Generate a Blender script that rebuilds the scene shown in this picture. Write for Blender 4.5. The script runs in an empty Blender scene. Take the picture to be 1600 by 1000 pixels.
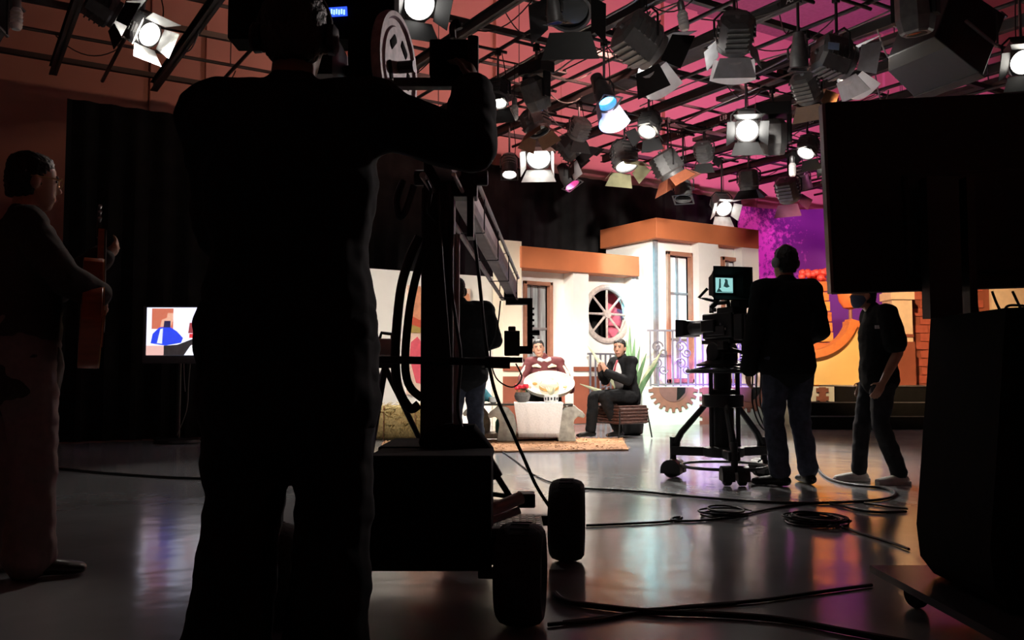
import bpy, bmesh, math, random
from math import sin, cos, pi, radians, atan
from mathutils import Vector, Matrix, Euler, noise

random.seed(7)
scene = bpy.context.scene
COL = scene.collection

# ------------------------------------------------------------------ camera, world, exposure
F = 1400.0                       # focal length in pixels of the 1600 x 1000 frame
H = 0.815                        # camera height
YAW = radians(32.15)             # camera turned clockwise from the studio's +Y axis
PITCH = atan(86 / F)
cam_data = bpy.data.cameras.new('camera')
cam_data.sensor_width = 36.0
cam_data.lens = 36.0 * F / 1600
cam_data.clip_start = 0.05
cam = bpy.data.objects.new('camera', cam_data)
COL.objects.link(cam)
cam.location = (0, 0, H)
cam.rotation_euler = (pi / 2 + PITCH, 0, -YAW)
scene.camera = cam

world = bpy.data.worlds.new('world')
scene.world = world
world.use_nodes = True
world.node_tree.nodes['Background'].inputs[0].default_value = (0.5, 0.42, 0.4, 1)
world.node_tree.nodes['Background'].inputs[1].default_value = 0.0008

scene.view_settings.view_transform = 'Standard'
scene.view_settings.look = 'None'
scene.view_settings.gamma = 1.0
scene.view_settings.use_curve_mapping = False
scene.view_settings.exposure = 0.0

# ------------------------------------------------------------------ frames of reference
FW = Vector((sin(YAW), cos(YAW), 0))
RT = Vector((cos(YAW), -sin(YAW), 0))
UP = Vector((0, 0, 1))
EYE = Vector((0, 0, H))
MC = Matrix.Rotation(-YAW, 4, 'Z')          # local x right, y away from the camera


def ray(px, py):
    f = FW * cos(PITCH) + UP * sin(PITCH)
    u = UP * cos(PITCH) - FW * sin(PITCH)
    return f * F + RT * (px - 800) + u * (500 - py)


def P(px, py, d):                # point seen at a pixel, d metres ahead
    r = ray(px, py)
    return EYE + r * (d / r.dot(FW))


def PZ(px, py, z):               # point seen at a pixel, at height z
    r = ray(px, py)
    return EYE + r * ((z - H) / r.z)


def PY(px, py, y):               # point seen at a pixel, on the studio plane Y = y
    r = ray(px, py)
    return EYE + r * (y / r.y)


def C(x, y, z=0.0):
    return RT * x + FW * y + UP * z


def XC(px, d):                   # camera-frame x of a pixel column at distance d
    return (px - 800) / F * d


def ZC(py, d):
    return P(800, py, d).z


# ------------------------------------------------------------------ materials
MATS = {}


def mat(name, col, rough=0.55, metal=0.0, var=0.12, scale=12.0, bump=0.0, emit=None, strength=0.0,
        alpha=1.0, trans=0.0, stretch=None, spec=0.5):
    if name in MATS:
        return MATS[name]
    m = bpy.data.materials.new(name)
    m.use_nodes = True
    nt = m.node_tree
    b = nt.nodes['Principled BSDF']
    b.inputs['Roughness'].default_value = rough
    b.inputs['Metallic'].default_value = metal
    b.inputs['Specular IOR Level'].default_value = spec
    tc = nt.nodes.new('ShaderNodeTexCoord')
    mp = nt.nodes.new('ShaderNodeMapping')
    if stretch:
        mp.inputs['Scale'].default_value = stretch
    nz = nt.nodes.new('ShaderNodeTexNoise')
    nz.inputs['Scale'].default_value = scale
    nz.inputs['Detail'].default_value = 3
    nt.links.new(tc.outputs['Object'], mp.inputs['Vector'])
    nt.links.new(mp.outputs['Vector'], nz.inputs['Vector'])
    rp = nt.nodes.new('ShaderNodeValToRGB')
    lo = [max(0, c * (1 - var)) for c in col] + [1]
    hi = [min(1, c * (1 + var)) for c in col] + [1]
    rp.color_ramp.elements[0].color = lo
    rp.color_ramp.elements[0].position = 0.3
    rp.color_ramp.elements[1].color = hi
    rp.color_ramp.elements[1].position = 0.7
    nt.links.new(nz.outputs['Fac'], rp.inputs['Fac'])
    nt.links.new(rp.outputs['Color'], b.inputs['Base Color'])
    if bump:
        bp = nt.nodes.new('ShaderNodeBump')
        bp.inputs['Strength'].default_value = bump
        bp.inputs['Distance'].default_value = 0.02
        nt.links.new(nz.outputs['Fac'], bp.inputs['Height'])
        nt.links.new(bp.outputs['Normal'], b.inputs['Normal'])
    if emit:
        b.inputs['Emission Color'].default_value = (*emit, 1)
        b.inputs['Emission Strength'].default_value = strength
    if alpha < 1:
        b.inputs['Alpha'].default_value = alpha
    if trans:
        b.inputs['Transmission Weight'].default_value = trans
    MATS[name] = m
    return m


BLACK = mat('black_paint', (0.012, 0.012, 0.013), 0.45)
MATTE = mat('matte_black', (0.008, 0.008, 0.008), 0.9, var=0.2, spec=0.15)
DARKM = mat('dark_metal', (0.045, 0.044, 0.046), 0.45, 0.3)
GRID_M = mat('grid_steel', (0.075, 0.068, 0.07), 0.55, 0.2, scale=5)
LAMPM = mat('lamp_housing', (0.14, 0.138, 0.14), 0.45, 0.3, var=.2)
GREYM = mat('grey_metal', (0.28, 0.28, 0.29), 0.4, 0.6)
STEEL = mat('bright_steel', (0.6, 0.6, 0.6), 0.3, 0.9)
RUBBER = mat('rubber', (0.012, 0.012, 0.012), 0.75, bump=0.2, scale=60)
WHITE = mat('white_paint', (0.8, 0.79, 0.76), 0.6, var=0.03)
PAPER = mat('white_paper', (0.86, 0.86, 0.87), 0.8, var=0.05)
SETW = mat('set_white', (0.82, 0.78, 0.72), 0.65, var=0.03, scale=3)
CREAM = mat('set_cream', (0.82, 0.70, 0.54), 0.65, var=0.04, scale=3)
SETO = mat('set_orange', (0.52, 0.15, 0.055), 0.6, var=0.1, scale=2)
SETB = mat('set_brown', (0.27, 0.075, 0.04), 0.6, var=0.1, scale=4)
TRIM = mat('trim_brown', (0.36, 0.15, 0.09), 0.6)
SKIN = mat('skin', (0.52, 0.27, 0.18), 0.5, var=0.06, scale=30)
HAIR = mat('black_hair', (0.012, 0.010, 0.009), 0.5, var=0.4, scale=80, bump=0.4)
GLASSD = mat('dark_glass', (0.01, 0.012, 0.015), 0.08)
CABLE = mat('cable_black', (0.010, 0.010, 0.010), 0.5)
CABLEG = mat('cable_grey', (0.30, 0.29, 0.28), 0.5)

GELW = mat('diffusion_gel', (.8, .8, .82), .7)
_nt = GELW.node_tree
_tr = _nt.nodes.new('ShaderNodeBsdfTranslucent'); _tr.inputs['Color'].default_value = (.85, .83, .84, 1)
_mx = _nt.nodes.new('ShaderNodeMixShader'); _mx.inputs['Fac'].default_value = .55
_nt.links.new(_nt.nodes['Principled BSDF'].outputs[0], _mx.inputs[1]); _nt.links.new(_tr.outputs[0], _mx.inputs[2])
_nt.links.new(_mx.outputs[0], _nt.nodes['Material Output'].inputs['Surface'])


def emis(name, col, strength):
    return mat(name, (0.8, 0.8, 0.8), 0.4, emit=col, strength=strength)


# ------------------------------------------------------------------ mesh building
class MB:
    """collects shapes in world coordinates (through the matrix M) for ONE mesh object"""

    def __init__(self, M=None):
        self.v, self.f, self.mi, self.M, self.cur = [], [], [], M or Matrix(), 0

    def add(self, vs, fs):
        o = len(self.v)
        self.v += [self.M @ Vector(p) for p in vs]
        self.f += [[i + o for i in f] for f in fs]
        self.mi += [self.cur] * len(fs)
        return self

    def box(self, c, s, R=None):
        c = Vector(c)
        vs = []
        for x in (-.5, .5):
            for y in (-.5, .5):
                for z in (-.5, .5):
                    q = Vector((x * s[0], y * s[1], z * s[2]))
                    vs.append(c + (R @ q if R else q))
        return self.add(vs, [(0, 1, 3, 2), (4, 6, 7, 5), (0, 4, 5, 1), (2, 3, 7, 6), (0, 2, 6, 4), (1, 5, 7, 3)])

    def bb(self, a, b):
        a, b = Vector(a), Vector(b)
        return self.box((a + b) / 2, [abs(b[i] - a[i]) for i in range(3)])

    def rings(self, rings, cap=True, closed=False):
        n = len(rings[0])
        vs = [p for r in rings for p in r]
        fs = []
        k = len(rings)
        for i in range(k if closed else k - 1):
            j = (i + 1) % k
            for a in range(n):
                b = (a + 1) % n
                fs.append((i * n + a, i * n + b, j * n + b, j * n + a))
        if cap and not closed:
            fs.append(tuple(reversed(range(n))))
            fs.append(tuple((k - 1) * n + a for a in range(n)))
        return self.add(vs, fs)

    def cyl(self, p0, p1, r0, r1=None, n=12, cap=True):
        return self.tube([p0, p1], [r0, r0 if r1 is None else r1], n, cap)

    def tube(self, pts, r, n=8, cap=True, closed=False):
        pts = [Vector(p) for p in pts]
        if not isinstance(r, (list, tuple)):
            r = [r] * len(pts)
        rings = []
        u = None
        k = len(pts)
        for i, p in enumerate(pts):
            if closed:
                t = pts[(i + 1) % k] - pts[i - 1]
            else:
                t = pts[min(i + 1, k - 1)] - pts[max(i - 1, 0)]
            if t.length < 1e-9:
                t = Vector((0, 0, 1))
            t.normalize()
            if u is None:
                u = t.orthogonal().normalized()
            else:
                u = u - t * u.dot(t)
                u = u.normalized() if u.length > 1e-6 else t.orthogonal().normalized()
            w = t.cross(u)
            rings.append([p + (u * cos(2 * pi * a / n) + w * sin(2 * pi * a / n)) * r[i] for a in range(n)])
        return self.rings(rings, cap, closed)

    def lathe(self, prof, p=(0, 0, 0), axis=(0, 0, 1), n=20, cap=True):
        ax = Vector(axis).normalized()
        u = ax.orthogonal().normalized()
        w = ax.cross(u)
        p = Vector(p)
        return self.rings([[p + ax * z + (u * cos(2 * pi * a / n) + w * sin(2 * pi * a / n)) * max(r, 1e-4)
                            for a in range(n)] for r, z in prof], cap)

    def prism(self, outline, o, ex, ey, depth):
        """2-D outline placed at o with axes ex, ey and extruded along depth (vector)"""
        o, ex, ey, depth = Vector(o), Vector(ex), Vector(ey), Vector(depth)
        n = len(outline)
        a = [o + ex * x + ey * y for x, y in outline]
        b = [p + depth for p in a]
        return self.add(a + b, [tuple(range(n)), tuple(reversed(range(n, 2 * n)))] +
                        [(i, i + n, (i + 1) % n + n, (i + 1) % n) for i in range(n)])

    def ball(self, c, r, n=12, m=8, R=None):
        c = Vector(c)
        r = r if isinstance(r, (tuple, list)) else (r, r, r)
        rings = []
        for i in range(m + 1):
            th = -pi / 2 + pi * i / m
            ring = []
            for a in range(n):
                q = Vector((r[0] * max(cos(th), .01) * cos(2 * pi * a / n), r[1] * max(cos(th), .01) * sin(2 * pi * a / n), r[2] * sin(th)))
                ring.append(c + (R @ q if R else q))
            rings.append(ring)
        return self.rings(rings)

    def ell(self, pts, rads, side=None, n=14):
        """loft of ellipses with rounded ends; rads (a along side, b across)"""
        pts = [Vector(p) for p in pts]
        rads = [(q, q) if not isinstance(q, (tuple, list)) else q for q in rads]
        k = len(pts)
        P2, R2, T2 = [], [], []
        t0 = (pts[1] - pts[0]).normalized()
        t1 = (pts[-1] - pts[-2]).normalized()
        for th in (80, 50, 22):
            e = min(rads[0])
            P2.append(pts[0] - t0 * e * sin(radians(th)))
            R2.append((rads[0][0] * cos(radians(th)), rads[0][1] * cos(radians(th))))
            T2.append(t0)
        for i in range(k):
            P2.append(pts[i]); R2.append(rads[i])
            T2.append((pts[min(i + 1, k - 1)] - pts[max(i - 1, 0)]).normalized())
        for th in (22, 50, 80):
            e = min(rads[-1])
            P2.append(pts[-1] + t1 * e * sin(radians(th)))
            R2.append((rads[-1][0] * cos(radians(th)), rads[-1][1] * cos(radians(th))))
            T2.append(t1)
        u = Vector(side) if side is not None else t0.orthogonal()
        rings = []
        for p, (a, b), t in zip(P2, R2, T2):
            u = (u - t * u.dot(t))
            u = u.normalized() if u.length > 1e-6 else t.orthogonal().normalized()
            w = t.cross(u)
            rings.append([p + u * cos(2 * pi * q / n) * a + w * sin(2 * pi * q / n) * b for q in range(n)])
        return self.rings(rings)

    def build(self, name, m, parent=None, smooth=True, bevel=0.0, origin=None):
        me = bpy.data.meshes.new(name)
        if parent is not None:
            inv = WM[parent.name].inverted()
        else:
            xs = [p.x for p in self.v]; ys = [p.y for p in self.v]; zs = [p.z for p in self.v]
            og = Vector(origin) if origin is not None else Vector(((min(xs) + max(xs)) / 2, (min(ys) + max(ys)) / 2, min(zs)))
            inv = Matrix.Translation(-og)
        me.from_pydata([inv @ p for p in self.v], [], self.f)
        ms = m if isinstance(m, (list, tuple)) else [m]
        for q in ms:
            me.materials.append(q)
        if len(ms) > 1:
            me.polygons.foreach_set('material_index', self.mi)
        bm = bmesh.new(); bm.from_mesh(me)
        bmesh.ops.recalc_face_normals(bm, faces=bm.faces)
        bm.to_mesh(me); bm.free()
        if smooth:
            me.polygons.foreach_set('use_smooth', [True] * len(me.polygons))
            me.set_sharp_from_angle(angle=radians(35))
        o = bpy.data.objects.new(name, me)
        COL.objects.link(o)
        if parent is not None:
            o.parent = parent
            WM[o.name] = WM[parent.name].copy()
        else:
            o.location = og
            WM[o.name] = Matrix.Translation(og)
        if bevel:
            b = o.modifiers.new('bevel', 'BEVEL')
            b.width = bevel; b.segments = 2; b.limit_method = 'ANGLE'
        return o


WM = {}


def thing(name, label, cat, loc, rz=0.0, group=None):
    o = bpy.data.objects.new(name, None)
    o.empty_display_size = 0.1
    COL.objects.link(o)
    o.location = loc
    o.rotation_euler = (0, 0, rz)
    WM[o.name] = Matrix.Translation(Vector(loc)) @ Matrix.Rotation(rz, 4, 'Z')
    return tag(o, label, cat, group)


def tag(o, label, cat, group=None):
    o['label'] = label
    o['category'] = cat
    if group:
        o['group'] = group
    return o


def struct(o):
    o['kind'] = 'structure'
    return o


def spot(name, loc, target, col, power, angle=40, blend=0.5, size=0.1, parent=None):
    d = bpy.data.lights.new(name, 'SPOT')
    d.color = col; d.energy = power; d.spot_size = radians(angle); d.spot_blend = blend
    d.shadow_soft_size = size
    o = bpy.data.objects.new(name, d)
    COL.objects.link(o)
    loc, target = Vector(loc), Vector(target)
    Mx = Matrix.Translation(loc) @ (target - loc).to_track_quat('-Z', 'Y').to_matrix().to_4x4()
    if parent is not None:
        o.parent = parent
        Mx = WM[parent.name].inverted() @ Mx
    o.matrix_local = Mx
    return o


def crom(pts, k=6):
    pts = [Vector(p) for p in pts]
    out = []
    for i in range(len(pts) - 1):
        p0, p1, p2, p3 = pts[max(i - 1, 0)], pts[i], pts[i + 1], pts[min(i + 2, len(pts) - 1)]
        for j in range(k):
            t = j / k
            out.append(0.5 * ((2 * p1) + (p2 - p0) * t + (2 * p0 - 5 * p1 + 4 * p2 - p3) * t * t + (3 * p1 - p0 - 3 * p2 + p3) * t ** 3))
    return out + [pts[-1]]


def text(name, body, size, o, ex, ey, m, parent):
    c = bpy.data.curves.new(name, 'FONT')
    c.body = body; c.size = size; c.align_x = 'CENTER'; c.align_y = 'CENTER'; c.extrude = 0.001
    t = bpy.data.objects.new(name + '_tmp', c)
    COL.objects.link(t)
    dg = bpy.context.evaluated_depsgraph_get()
    me = bpy.data.meshes.new_from_object(t.evaluated_get(dg))
    bpy.data.objects.remove(t)
    ex, ey = Vector(ex).normalized(), Vector(ey).normalized()
    ez = ex.cross(ey)
    Mx = Matrix((ex, ey, ez)).transposed().to_4x4()
    Mx.translation = Vector(o)
    me.transform(WM[parent.name].inverted() @ Mx)
    me.materials.clear(); me.materials.append(m)
    ob = bpy.data.objects.new(name, me)
    COL.objects.link(ob)
    ob.parent = parent
    return ob


# ------------------------------------------------------------------ the setting
YB, XR, XL, YF, ZT = 14.6, 18.8, -7.0, -5.0, 9.0

FLOOR_M = mat('studio_floor', (0.31, 0.32, 0.335), 0.2, var=0.10, scale=2.0, bump=0.0, stretch=(1, 1, 1))
nt = FLOOR_M.node_tree
b = nt.nodes['Principled BSDF']
n2 = nt.nodes.new('ShaderNodeTexNoise'); n2.inputs['Scale'].default_value = 1.3; n2.inputs['Detail'].default_value = 4
n3 = nt.nodes.new('ShaderNodeTexNoise'); n3.inputs['Scale'].default_value = 3.5; n3.inputs['Detail'].default_value = 2
tc = nt.nodes.new('ShaderNodeTexCoord')
nt.links.new(tc.outputs['Object'], n2.inputs['Vector']); nt.links.new(tc.outputs['Object'], n3.inputs['Vector'])
mr = nt.nodes.new('ShaderNodeMapRange'); mr.inputs['To Min'].default_value = 0.09; mr.inputs['To Max'].default_value = 0.2
b.inputs['IOR'].default_value = 1.75
nt.links.new(n2.outputs['Fac'], mr.inputs['Value']); nt.links.new(mr.outputs['Result'], b.inputs['Roughness'])
bp = nt.nodes.new('ShaderNodeBump'); bp.inputs['Strength'].default_value = 0.06; bp.inputs['Distance'].default_value = 0.05
nt.links.new(n3.outputs['Fac'], bp.inputs['Height']); nt.links.new(bp.outputs['Normal'], b.inputs['Normal'])

WALL_M = mat('studio_wall', (0.62, 0.36, 0.30), 0.8, var=0.05, scale=1.5)
struct(MB().bb((XL, YF, -0.1), (XR + .2, YB + .2, 0)).build('floor', FLOOR_M, smooth=False))
wb = struct(MB().bb((XL, YB, 0), (XR + .2, YB + .2, ZT)).build('wall_back', WALL_M, smooth=False))
wr = struct(MB().bb((XR, YF, 0), (XR + .2, YB, ZT)).build('wall_right', WALL_M, smooth=False))
struct(MB().bb((XL - .2, YF, 0), (XL, YB + .2, ZT)).build('wall_left', WALL_M, smooth=False))
struct(MB().bb((XL - .2, YF - .2, 0), (XR + .2, YF, ZT)).build('wall_front', WALL_M, smooth=False))
struct(MB().bb((XL - .2, YF - .2, ZT), (XR + .2, YB + .2, ZT + .2)).build('ceiling', mat('ceiling_grey', (0.3, 0.2, 0.2), 0.9), smooth=False))
# shallow pilasters and panel joints that break the back wall
for px, w in ((250, .3), (330, .2), (560, .5), (775, .12), (878, .05), (1060, 1.0), (1180, .05), (1420, .5)):
    x = PY(px, 100, YB).x
    MB().bb((x - w / 2, YB - .10 if w > .1 else YB - .012, 0), (x + w / 2, YB - .001, ZT)).build('wall_pilaster', WALL_M, wb, smooth=False)
for y in (5, 8, 11, 13.3):
    MB().bb((XR - .1, y - .2, 0), (XR - .001, y + .2, ZT)).build('wall_pilaster', WALL_M, wr, smooth=False)


# ------------------------------------------------------------------ drapes
DRAPE = mat('black_drape', (0.016, 0.0145, 0.015), 0.95, var=0.3, scale=4, spec=0.1)


def drape(name, label, path, h, m, fold=0.05, wl=0.32, th=0.012, cat='curtain'):
    pts = []
    acc = 0
    for i in range(len(path) - 1):
        a, b_ = Vector((*path[i], 0)), Vector((*path[i + 1], 0))
        L = (b_ - a).length
        k = max(2, int(L / 0.06))
        nrm = Vector((-(b_ - a).y, (b_ - a).x, 0)).normalized()
        for j in range(k):
            t = j / k
            s = acc + L * t
            pts.append((a + (b_ - a) * t, nrm, s))
        acc += L
    front, back = [], []
    mb = MB()
    zs = [0.012, 0.6, 1.4, 2.4, h * .85, h]
    vs, fs = [], []
    for p, nr, s in pts:
        w = sin(2 * pi * s / wl + 1.3 * sin(s * 1.7))
        for k, z in enumerate(zs):
            amp = fold * (1.25 - .75 * z / h)
            q = p + nr * w * amp
            vs.append((q.x, q.y, z))
        for k, z in enumerate(zs):
            amp = fold * (1.25 - .75 * z / h)
            q = p + nr * (w * amp + th)
            vs.append((q.x, q.y, z))
    nz = len(zs)
    for i in range(len(pts) - 1):
        a, b_ = i * 2 * nz, (i + 1) * 2 * nz
        for k in range(nz - 1):
            fs.append((a + k, b_ + k, b_ + k + 1, a + k + 1))
            fs.append((a + nz + k, a + nz + k + 1, b_ + nz + k + 1, b_ + nz + k))
        fs.append((a + nz - 1, b_ + nz - 1, b_ + 2 * nz - 1, a + 2 * nz - 1))
        fs.append((a, a + nz, b_ + nz, b_))
    mb.add(vs, fs)
    return tag(mb.build(name, m), label, cat)


xl = PY(105, 160, 12.0).x
drape('stage_curtain', 'tall black curtain behind the guitarist and the small monitor', [(xl, 12.0), (PY(520, 300, 12.0).x, 12.0)],
      PY(156, 161, 12.0).z, DRAPE)
drape('stage_curtain', 'wide black curtain hanging behind the white and orange stage set', [(PY(500, 300, 13.8).x, 13.8), (PY(1160, 300, 13.8).x, 13.8)],
      PY(935, 281, 13.8).z, DRAPE)

# purple printed backdrop with a pink tree, curving round the corner of the studio
PURP = mat('purple_backdrop', (0.24, 0.045, 0.30), 0.8, var=0.1, scale=2)
nt = PURP.node_tree
bs = nt.nodes['Principled BSDF']
tc = nt.nodes.new('ShaderNodeTexCoord')
vo = nt.nodes.new('ShaderNodeTexNoise'); vo.inputs['Scale'].default_value = 9.0; vo.inputs['Detail'].default_value = 5; vo.inputs['Roughness'].default_value = .75
nt.links.new(tc.outputs['Object'], vo.inputs['Vector'])
dist = nt.nodes.new('ShaderNodeVectorMath'); dist.operation = 'DISTANCE'
nt.links.new(tc.outputs['Object'], dist.inputs[0])
dist.inputs[1].default_value = (-1.3, 3.1, 3.5)
m1 = nt.nodes.new('ShaderNodeMapRange'); m1.inputs['From Min'].default_value = 0.4; m1.inputs['From Max'].default_value = 1.9
m1.inputs['To Min'].default_value = 0.22; m1.inputs['To Max'].default_value = -0.2
nt.links.new(dist.outputs['Value'], m1.inputs['Value'])
ad = nt.nodes.new('ShaderNodeMath'); ad.operation = 'ADD'
nt.links.new(vo.outputs['Fac'], ad.inputs[0]); nt.links.new(m1.outputs['Result'], ad.inputs[1])
r2 = nt.nodes.new('ShaderNodeValToRGB')
r2.color_ramp.elements[0].position = 0.5; r2.color_ramp.elements[0].color = (0.17, 0.035, 0.27, 1)
r2.color_ramp.elements[1].position = 0.66; r2.color_ramp.elements[1].color = (0.85, 0.18, 0.75, 1)
nt.links.new(ad.outputs[0], r2.inputs['Fac']); nt.links.new(r2.outputs['Color'], bs.inputs['Base Color'])
x0 = PY(1154, 330, 13.7).x
arc = [(x0, 13.72), (x0 + .8, 13.68), (15.9, 13.4), (16.7, 12.7), (17.2, 11.6), (17.4, 10), (17.45, 7.5)]
drape('scenic_backdrop', 'purple printed backdrop with pink tree foliage curving round the corner', arc, 4.5, PURP, fold=0.006, wl=1.1, cat='backdrop')
# ------------------------------------------------------------------ stage set: white and orange street front
YW = 12.4


def X(px, y=YW):
    return PY(px, 500, y).x


def Z(px, py, y=YW):
    return PY(px, py, y).z


def holed(mb, x0, x1, z0, z1, y0, y1, holes):
    xs = sorted({x0, x1, *[h[0] for h in holes], *[h[1] for h in holes]})
    zs = sorted({z0, z1, *[h[2] for h in holes], *[h[3] for h in holes]})
    for i in range(len(xs) - 1):
        for k in range(len(zs) - 1):
            cx, cz = (xs[i] + xs[i + 1]) / 2, (zs[k] + zs[k + 1]) / 2
            if any(h[0] < cx < h[1] and h[2] < cz < h[3] for h in holes):
                continue
            mb.bb((xs[i], y0, zs[k]), (xs[i + 1], y1, zs[k + 1]))
    return mb


def round_hole(mb, x0, x1, z0, z1, y0, y1, cx, cz, r, n=40):
    vs, fs = [], []
    for a in range(n):
        th = 2 * pi * (a + .5) / n
        c, s = cos(th), sin(th)
        t = min((x1 - cx) / c if c > 0 else (x0 - cx) / c, (z1 - cz) / s if s > 0 else (z0 - cz) / s)
        for y in (y0, y1):
            vs += [(cx + r * c, y, cz + r * s), (cx + t * c, y, cz + t * s)]
    for a in range(n):
        i, j = a * 4, ((a + 1) % n) * 4
        fs += [(i, i + 1, j + 1, j), (i + 2, j + 2, j + 3, i + 3), (i, j, j + 2, i + 2), (i + 1, i + 3, j + 3, j + 1)]
    return mb.add(vs, fs)


def window(parent, x0, x1, z0, z1, y, fw, pane_m, frame_m, nx, zcuts, mull_m, side=-1):
    fr = MB()
    for a, b_ in (((x0, z0), (x0 + fw, z1)), ((x1 - fw, z0), (x1, z1)), ((x0, z1 - fw), (x1, z1)), ((x0, z0), (x1, z0 + fw))):
        fr.bb((a[0], y - .05, a[1]), (b_[0], y + .06, b_[1]))
    f = fr.build('window_frame', frame_m, parent, bevel=.008)
    xs = [x0 + fw + (x1 - x0 - 2 * fw) * i / nx for i in range(nx + 1)]
    zs = [z0 + fw] + zcuts + [z1 - fw]
    for i in range(nx):
        for k in range(len(zs) - 1):
            MB().bb((xs[i] + .008, y + .085, zs[k] + .008), (xs[i + 1] - .008, y + .095, zs[k + 1] - .008)).build('pane', pane_m, f, smooth=False)
    for i in range(1, nx):
        MB().bb((xs[i] - .018, y + .05, z0 + fw), (xs[i] + .018, y + .085, z1 - fw)).build('mullion', mull_m, f, smooth=False)
    for zc in zcuts:
        MB().bb((x0 + fw, y + .055, zc - .018), (x1 - fw, y + .08, zc + .018)).build('mullion', mull_m, f, smooth=False)
    return f


MULL = mat('mullion_grey', (0.24, 0.21, 0.21), 0.5)
PANE_G = mat('pane_grey', (0.40, 0.42, 0.42), 0.15, var=0.35, scale=6, stretch=(4, 1, .4))
PANE_W = mat('pane_frosted', (0.86, 0.86, 0.84), 0.3, var=0.03)

# --- low front with the cart-wheel window
xa, xb = X(786), X(1022, 12.02) - .015
ztop = Z(900, 392)
t = thing('set_facade', 'low cream and white stage front with orange cornice and round wheel window', 'stage set', ((xa + xb) / 2, YW, 0))
wx0, wx1 = X(817), X(862)
wz0, wz1 = Z(838, 566), Z(838, 440)
cx, cz, cr = X(947), Z(947, 491), 0.47
mb = MB()
holed(mb, xa, cx - .6, 0, ztop, YW, YW + .12, [(wx0, wx1, wz0, wz1)])
holed(mb, cx - .6, cx + .6, 0, cz - .55, YW, YW + .12, [])
holed(mb, cx - .6, cx + .6, cz + .55, ztop, YW, YW + .12, [])
round_hole(mb, cx - .6, cx + .6, cz - .55, cz + .55, YW, YW + .12, cx, cz, cr)
holed(mb, cx + .6, xb, 0, ztop, YW, YW + .12, [])
mb.build('wall', SETW, t, smooth=False)
window(t, wx0, wx1, wz0, wz1, YW, .06, PANE_G, TRIM, 3, [wz0 + (wz1 - wz0) * .42], MULL)
# cornice
cx0 = X(815, YW - .35)
MB().bb((cx0, YW - .35, Z(815, 418, YW - .35)), (X(1000, YW - .35), YW + .2, Z(815, 384, YW - .35))).build('cornice', SETO, t, smooth=False, bevel=.01)
MB().bb((X(786, YW - .3), YW - .3, 0), (X(815, YW - .3), YW + .01, ztop + .02)).build('pilaster', CREAM, t, smooth=False)
for p0, p1 in ((896, 920),):
    MB().bb((X(p0, YW - .28), YW - .28, 0), (X(p1, YW - .28), YW + .01, Z(905, 420, YW - .28))).build('pilaster', SETW, t, smooth=False)
MB().bb((X(988, YW - .22), YW - .22, 0), (X(1000, YW - .22), YW + .01, Z(990, 424, YW - .22))).build('pilaster', SETW, t, smooth=False)
zb0, zb1, zb2 = Z(850, 588), Z(850, 580), Z(850, 573)
for q0, q1, yy in ((xa - .0, X(786, YW), YW), (X(815), X(988), YW)):
    if q1 - q0 < .05:
        continue
    MB().bb((q0, yy - .03, 0.01), (q1, yy, zb0)).build('dado', SETB, t, smooth=False)
    MB().bb((q0, yy - .03, zb1), (q1, yy, zb2)).build('dado_band', SETB, t, smooth=False)
for p0, p1, yy in ((786, 815, YW - .3), (896, 920, YW - .28)):
    MB().bb((X(p0, yy) - .005, yy - .03, 0.01), (X(p1, yy) + .005, yy, zb0)).build('dado', SETB, t, smooth=False)
    MB().bb((X(p0, yy) - .005, yy - .03, zb1), (X(p1, yy) + .005, yy, zb2)).build('dado_band', SETB, t, smooth=False)
ww = MB()
ww.tube([(cx + cr * cos(2 * pi * a / 40), YW - .03, cz + cr * sin(2 * pi * a / 40)) for a in range(40)], .05, 8, closed=True)
WHEELM = mat('wheel_wood', (.50, .41, .37), .55, var=.2, scale=20)
wf = ww.build('wheel_rim', WHEELM, t)
MB().lathe([(.0, -.04), (.07, -.04), (.08, 0), (.07, .05), (0, .05)], (cx, YW - .02, cz), (0, 1, 0), 16).build('wheel_hub', WHEELM, wf)
for k in range(8):
    th = pi / 8 * 2 * k + pi / 2
    MB().cyl((cx + .05 * cos(th), YW - .02, cz + .05 * sin(th)), (cx + cr * cos(th), YW - .02, cz + cr * sin(th)), .024, .018, 8).build('spoke', WHEELM, wf)
tag(MB().bb((cx + .40, YW + .45, 0.01), (min(cx + .95, xb - .02), YW + .48, 2.3)).build('pink_flat', mat('pink_cloth', (.75, .16, .24), .8), smooth=False),
    'pink flat standing behind the round wheel window', 'panel')

# --- plain white flat further left
xq0, xq1 = X(470), X(786) - .01
zq = Z(650, 423)
t = thing('set_flat', 'plain white stage flat behind the crane, carrying a mural', 'stage set', ((xq0 + xq1) / 2, YW + .1, 0))
MB().bb((xq0, YW + .1, 0), (xq1, YW + .2, zq)).build('wall', SETW, t, smooth=False)
mur = MB().bb((X(640), YW + .06, Z(690, 616)), (X(738), YW + .1, Z(690, 448))).build('mural_board', mat('mural_pink', (.80, .56, .44), .7), t, smooth=False)


def mural(name, m, pts, dy=.004):
    o = [PY(px, py, YW + .06) for px, py in pts]
    mb = MB()
    mb.prism([(p.x, p.z) for p in o], (0, YW + .06, 0), (1, 0, 0), (0, 0, 1), (0, -dy, 0))
    return mb.build(name, m, mur, smooth=False)


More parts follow.
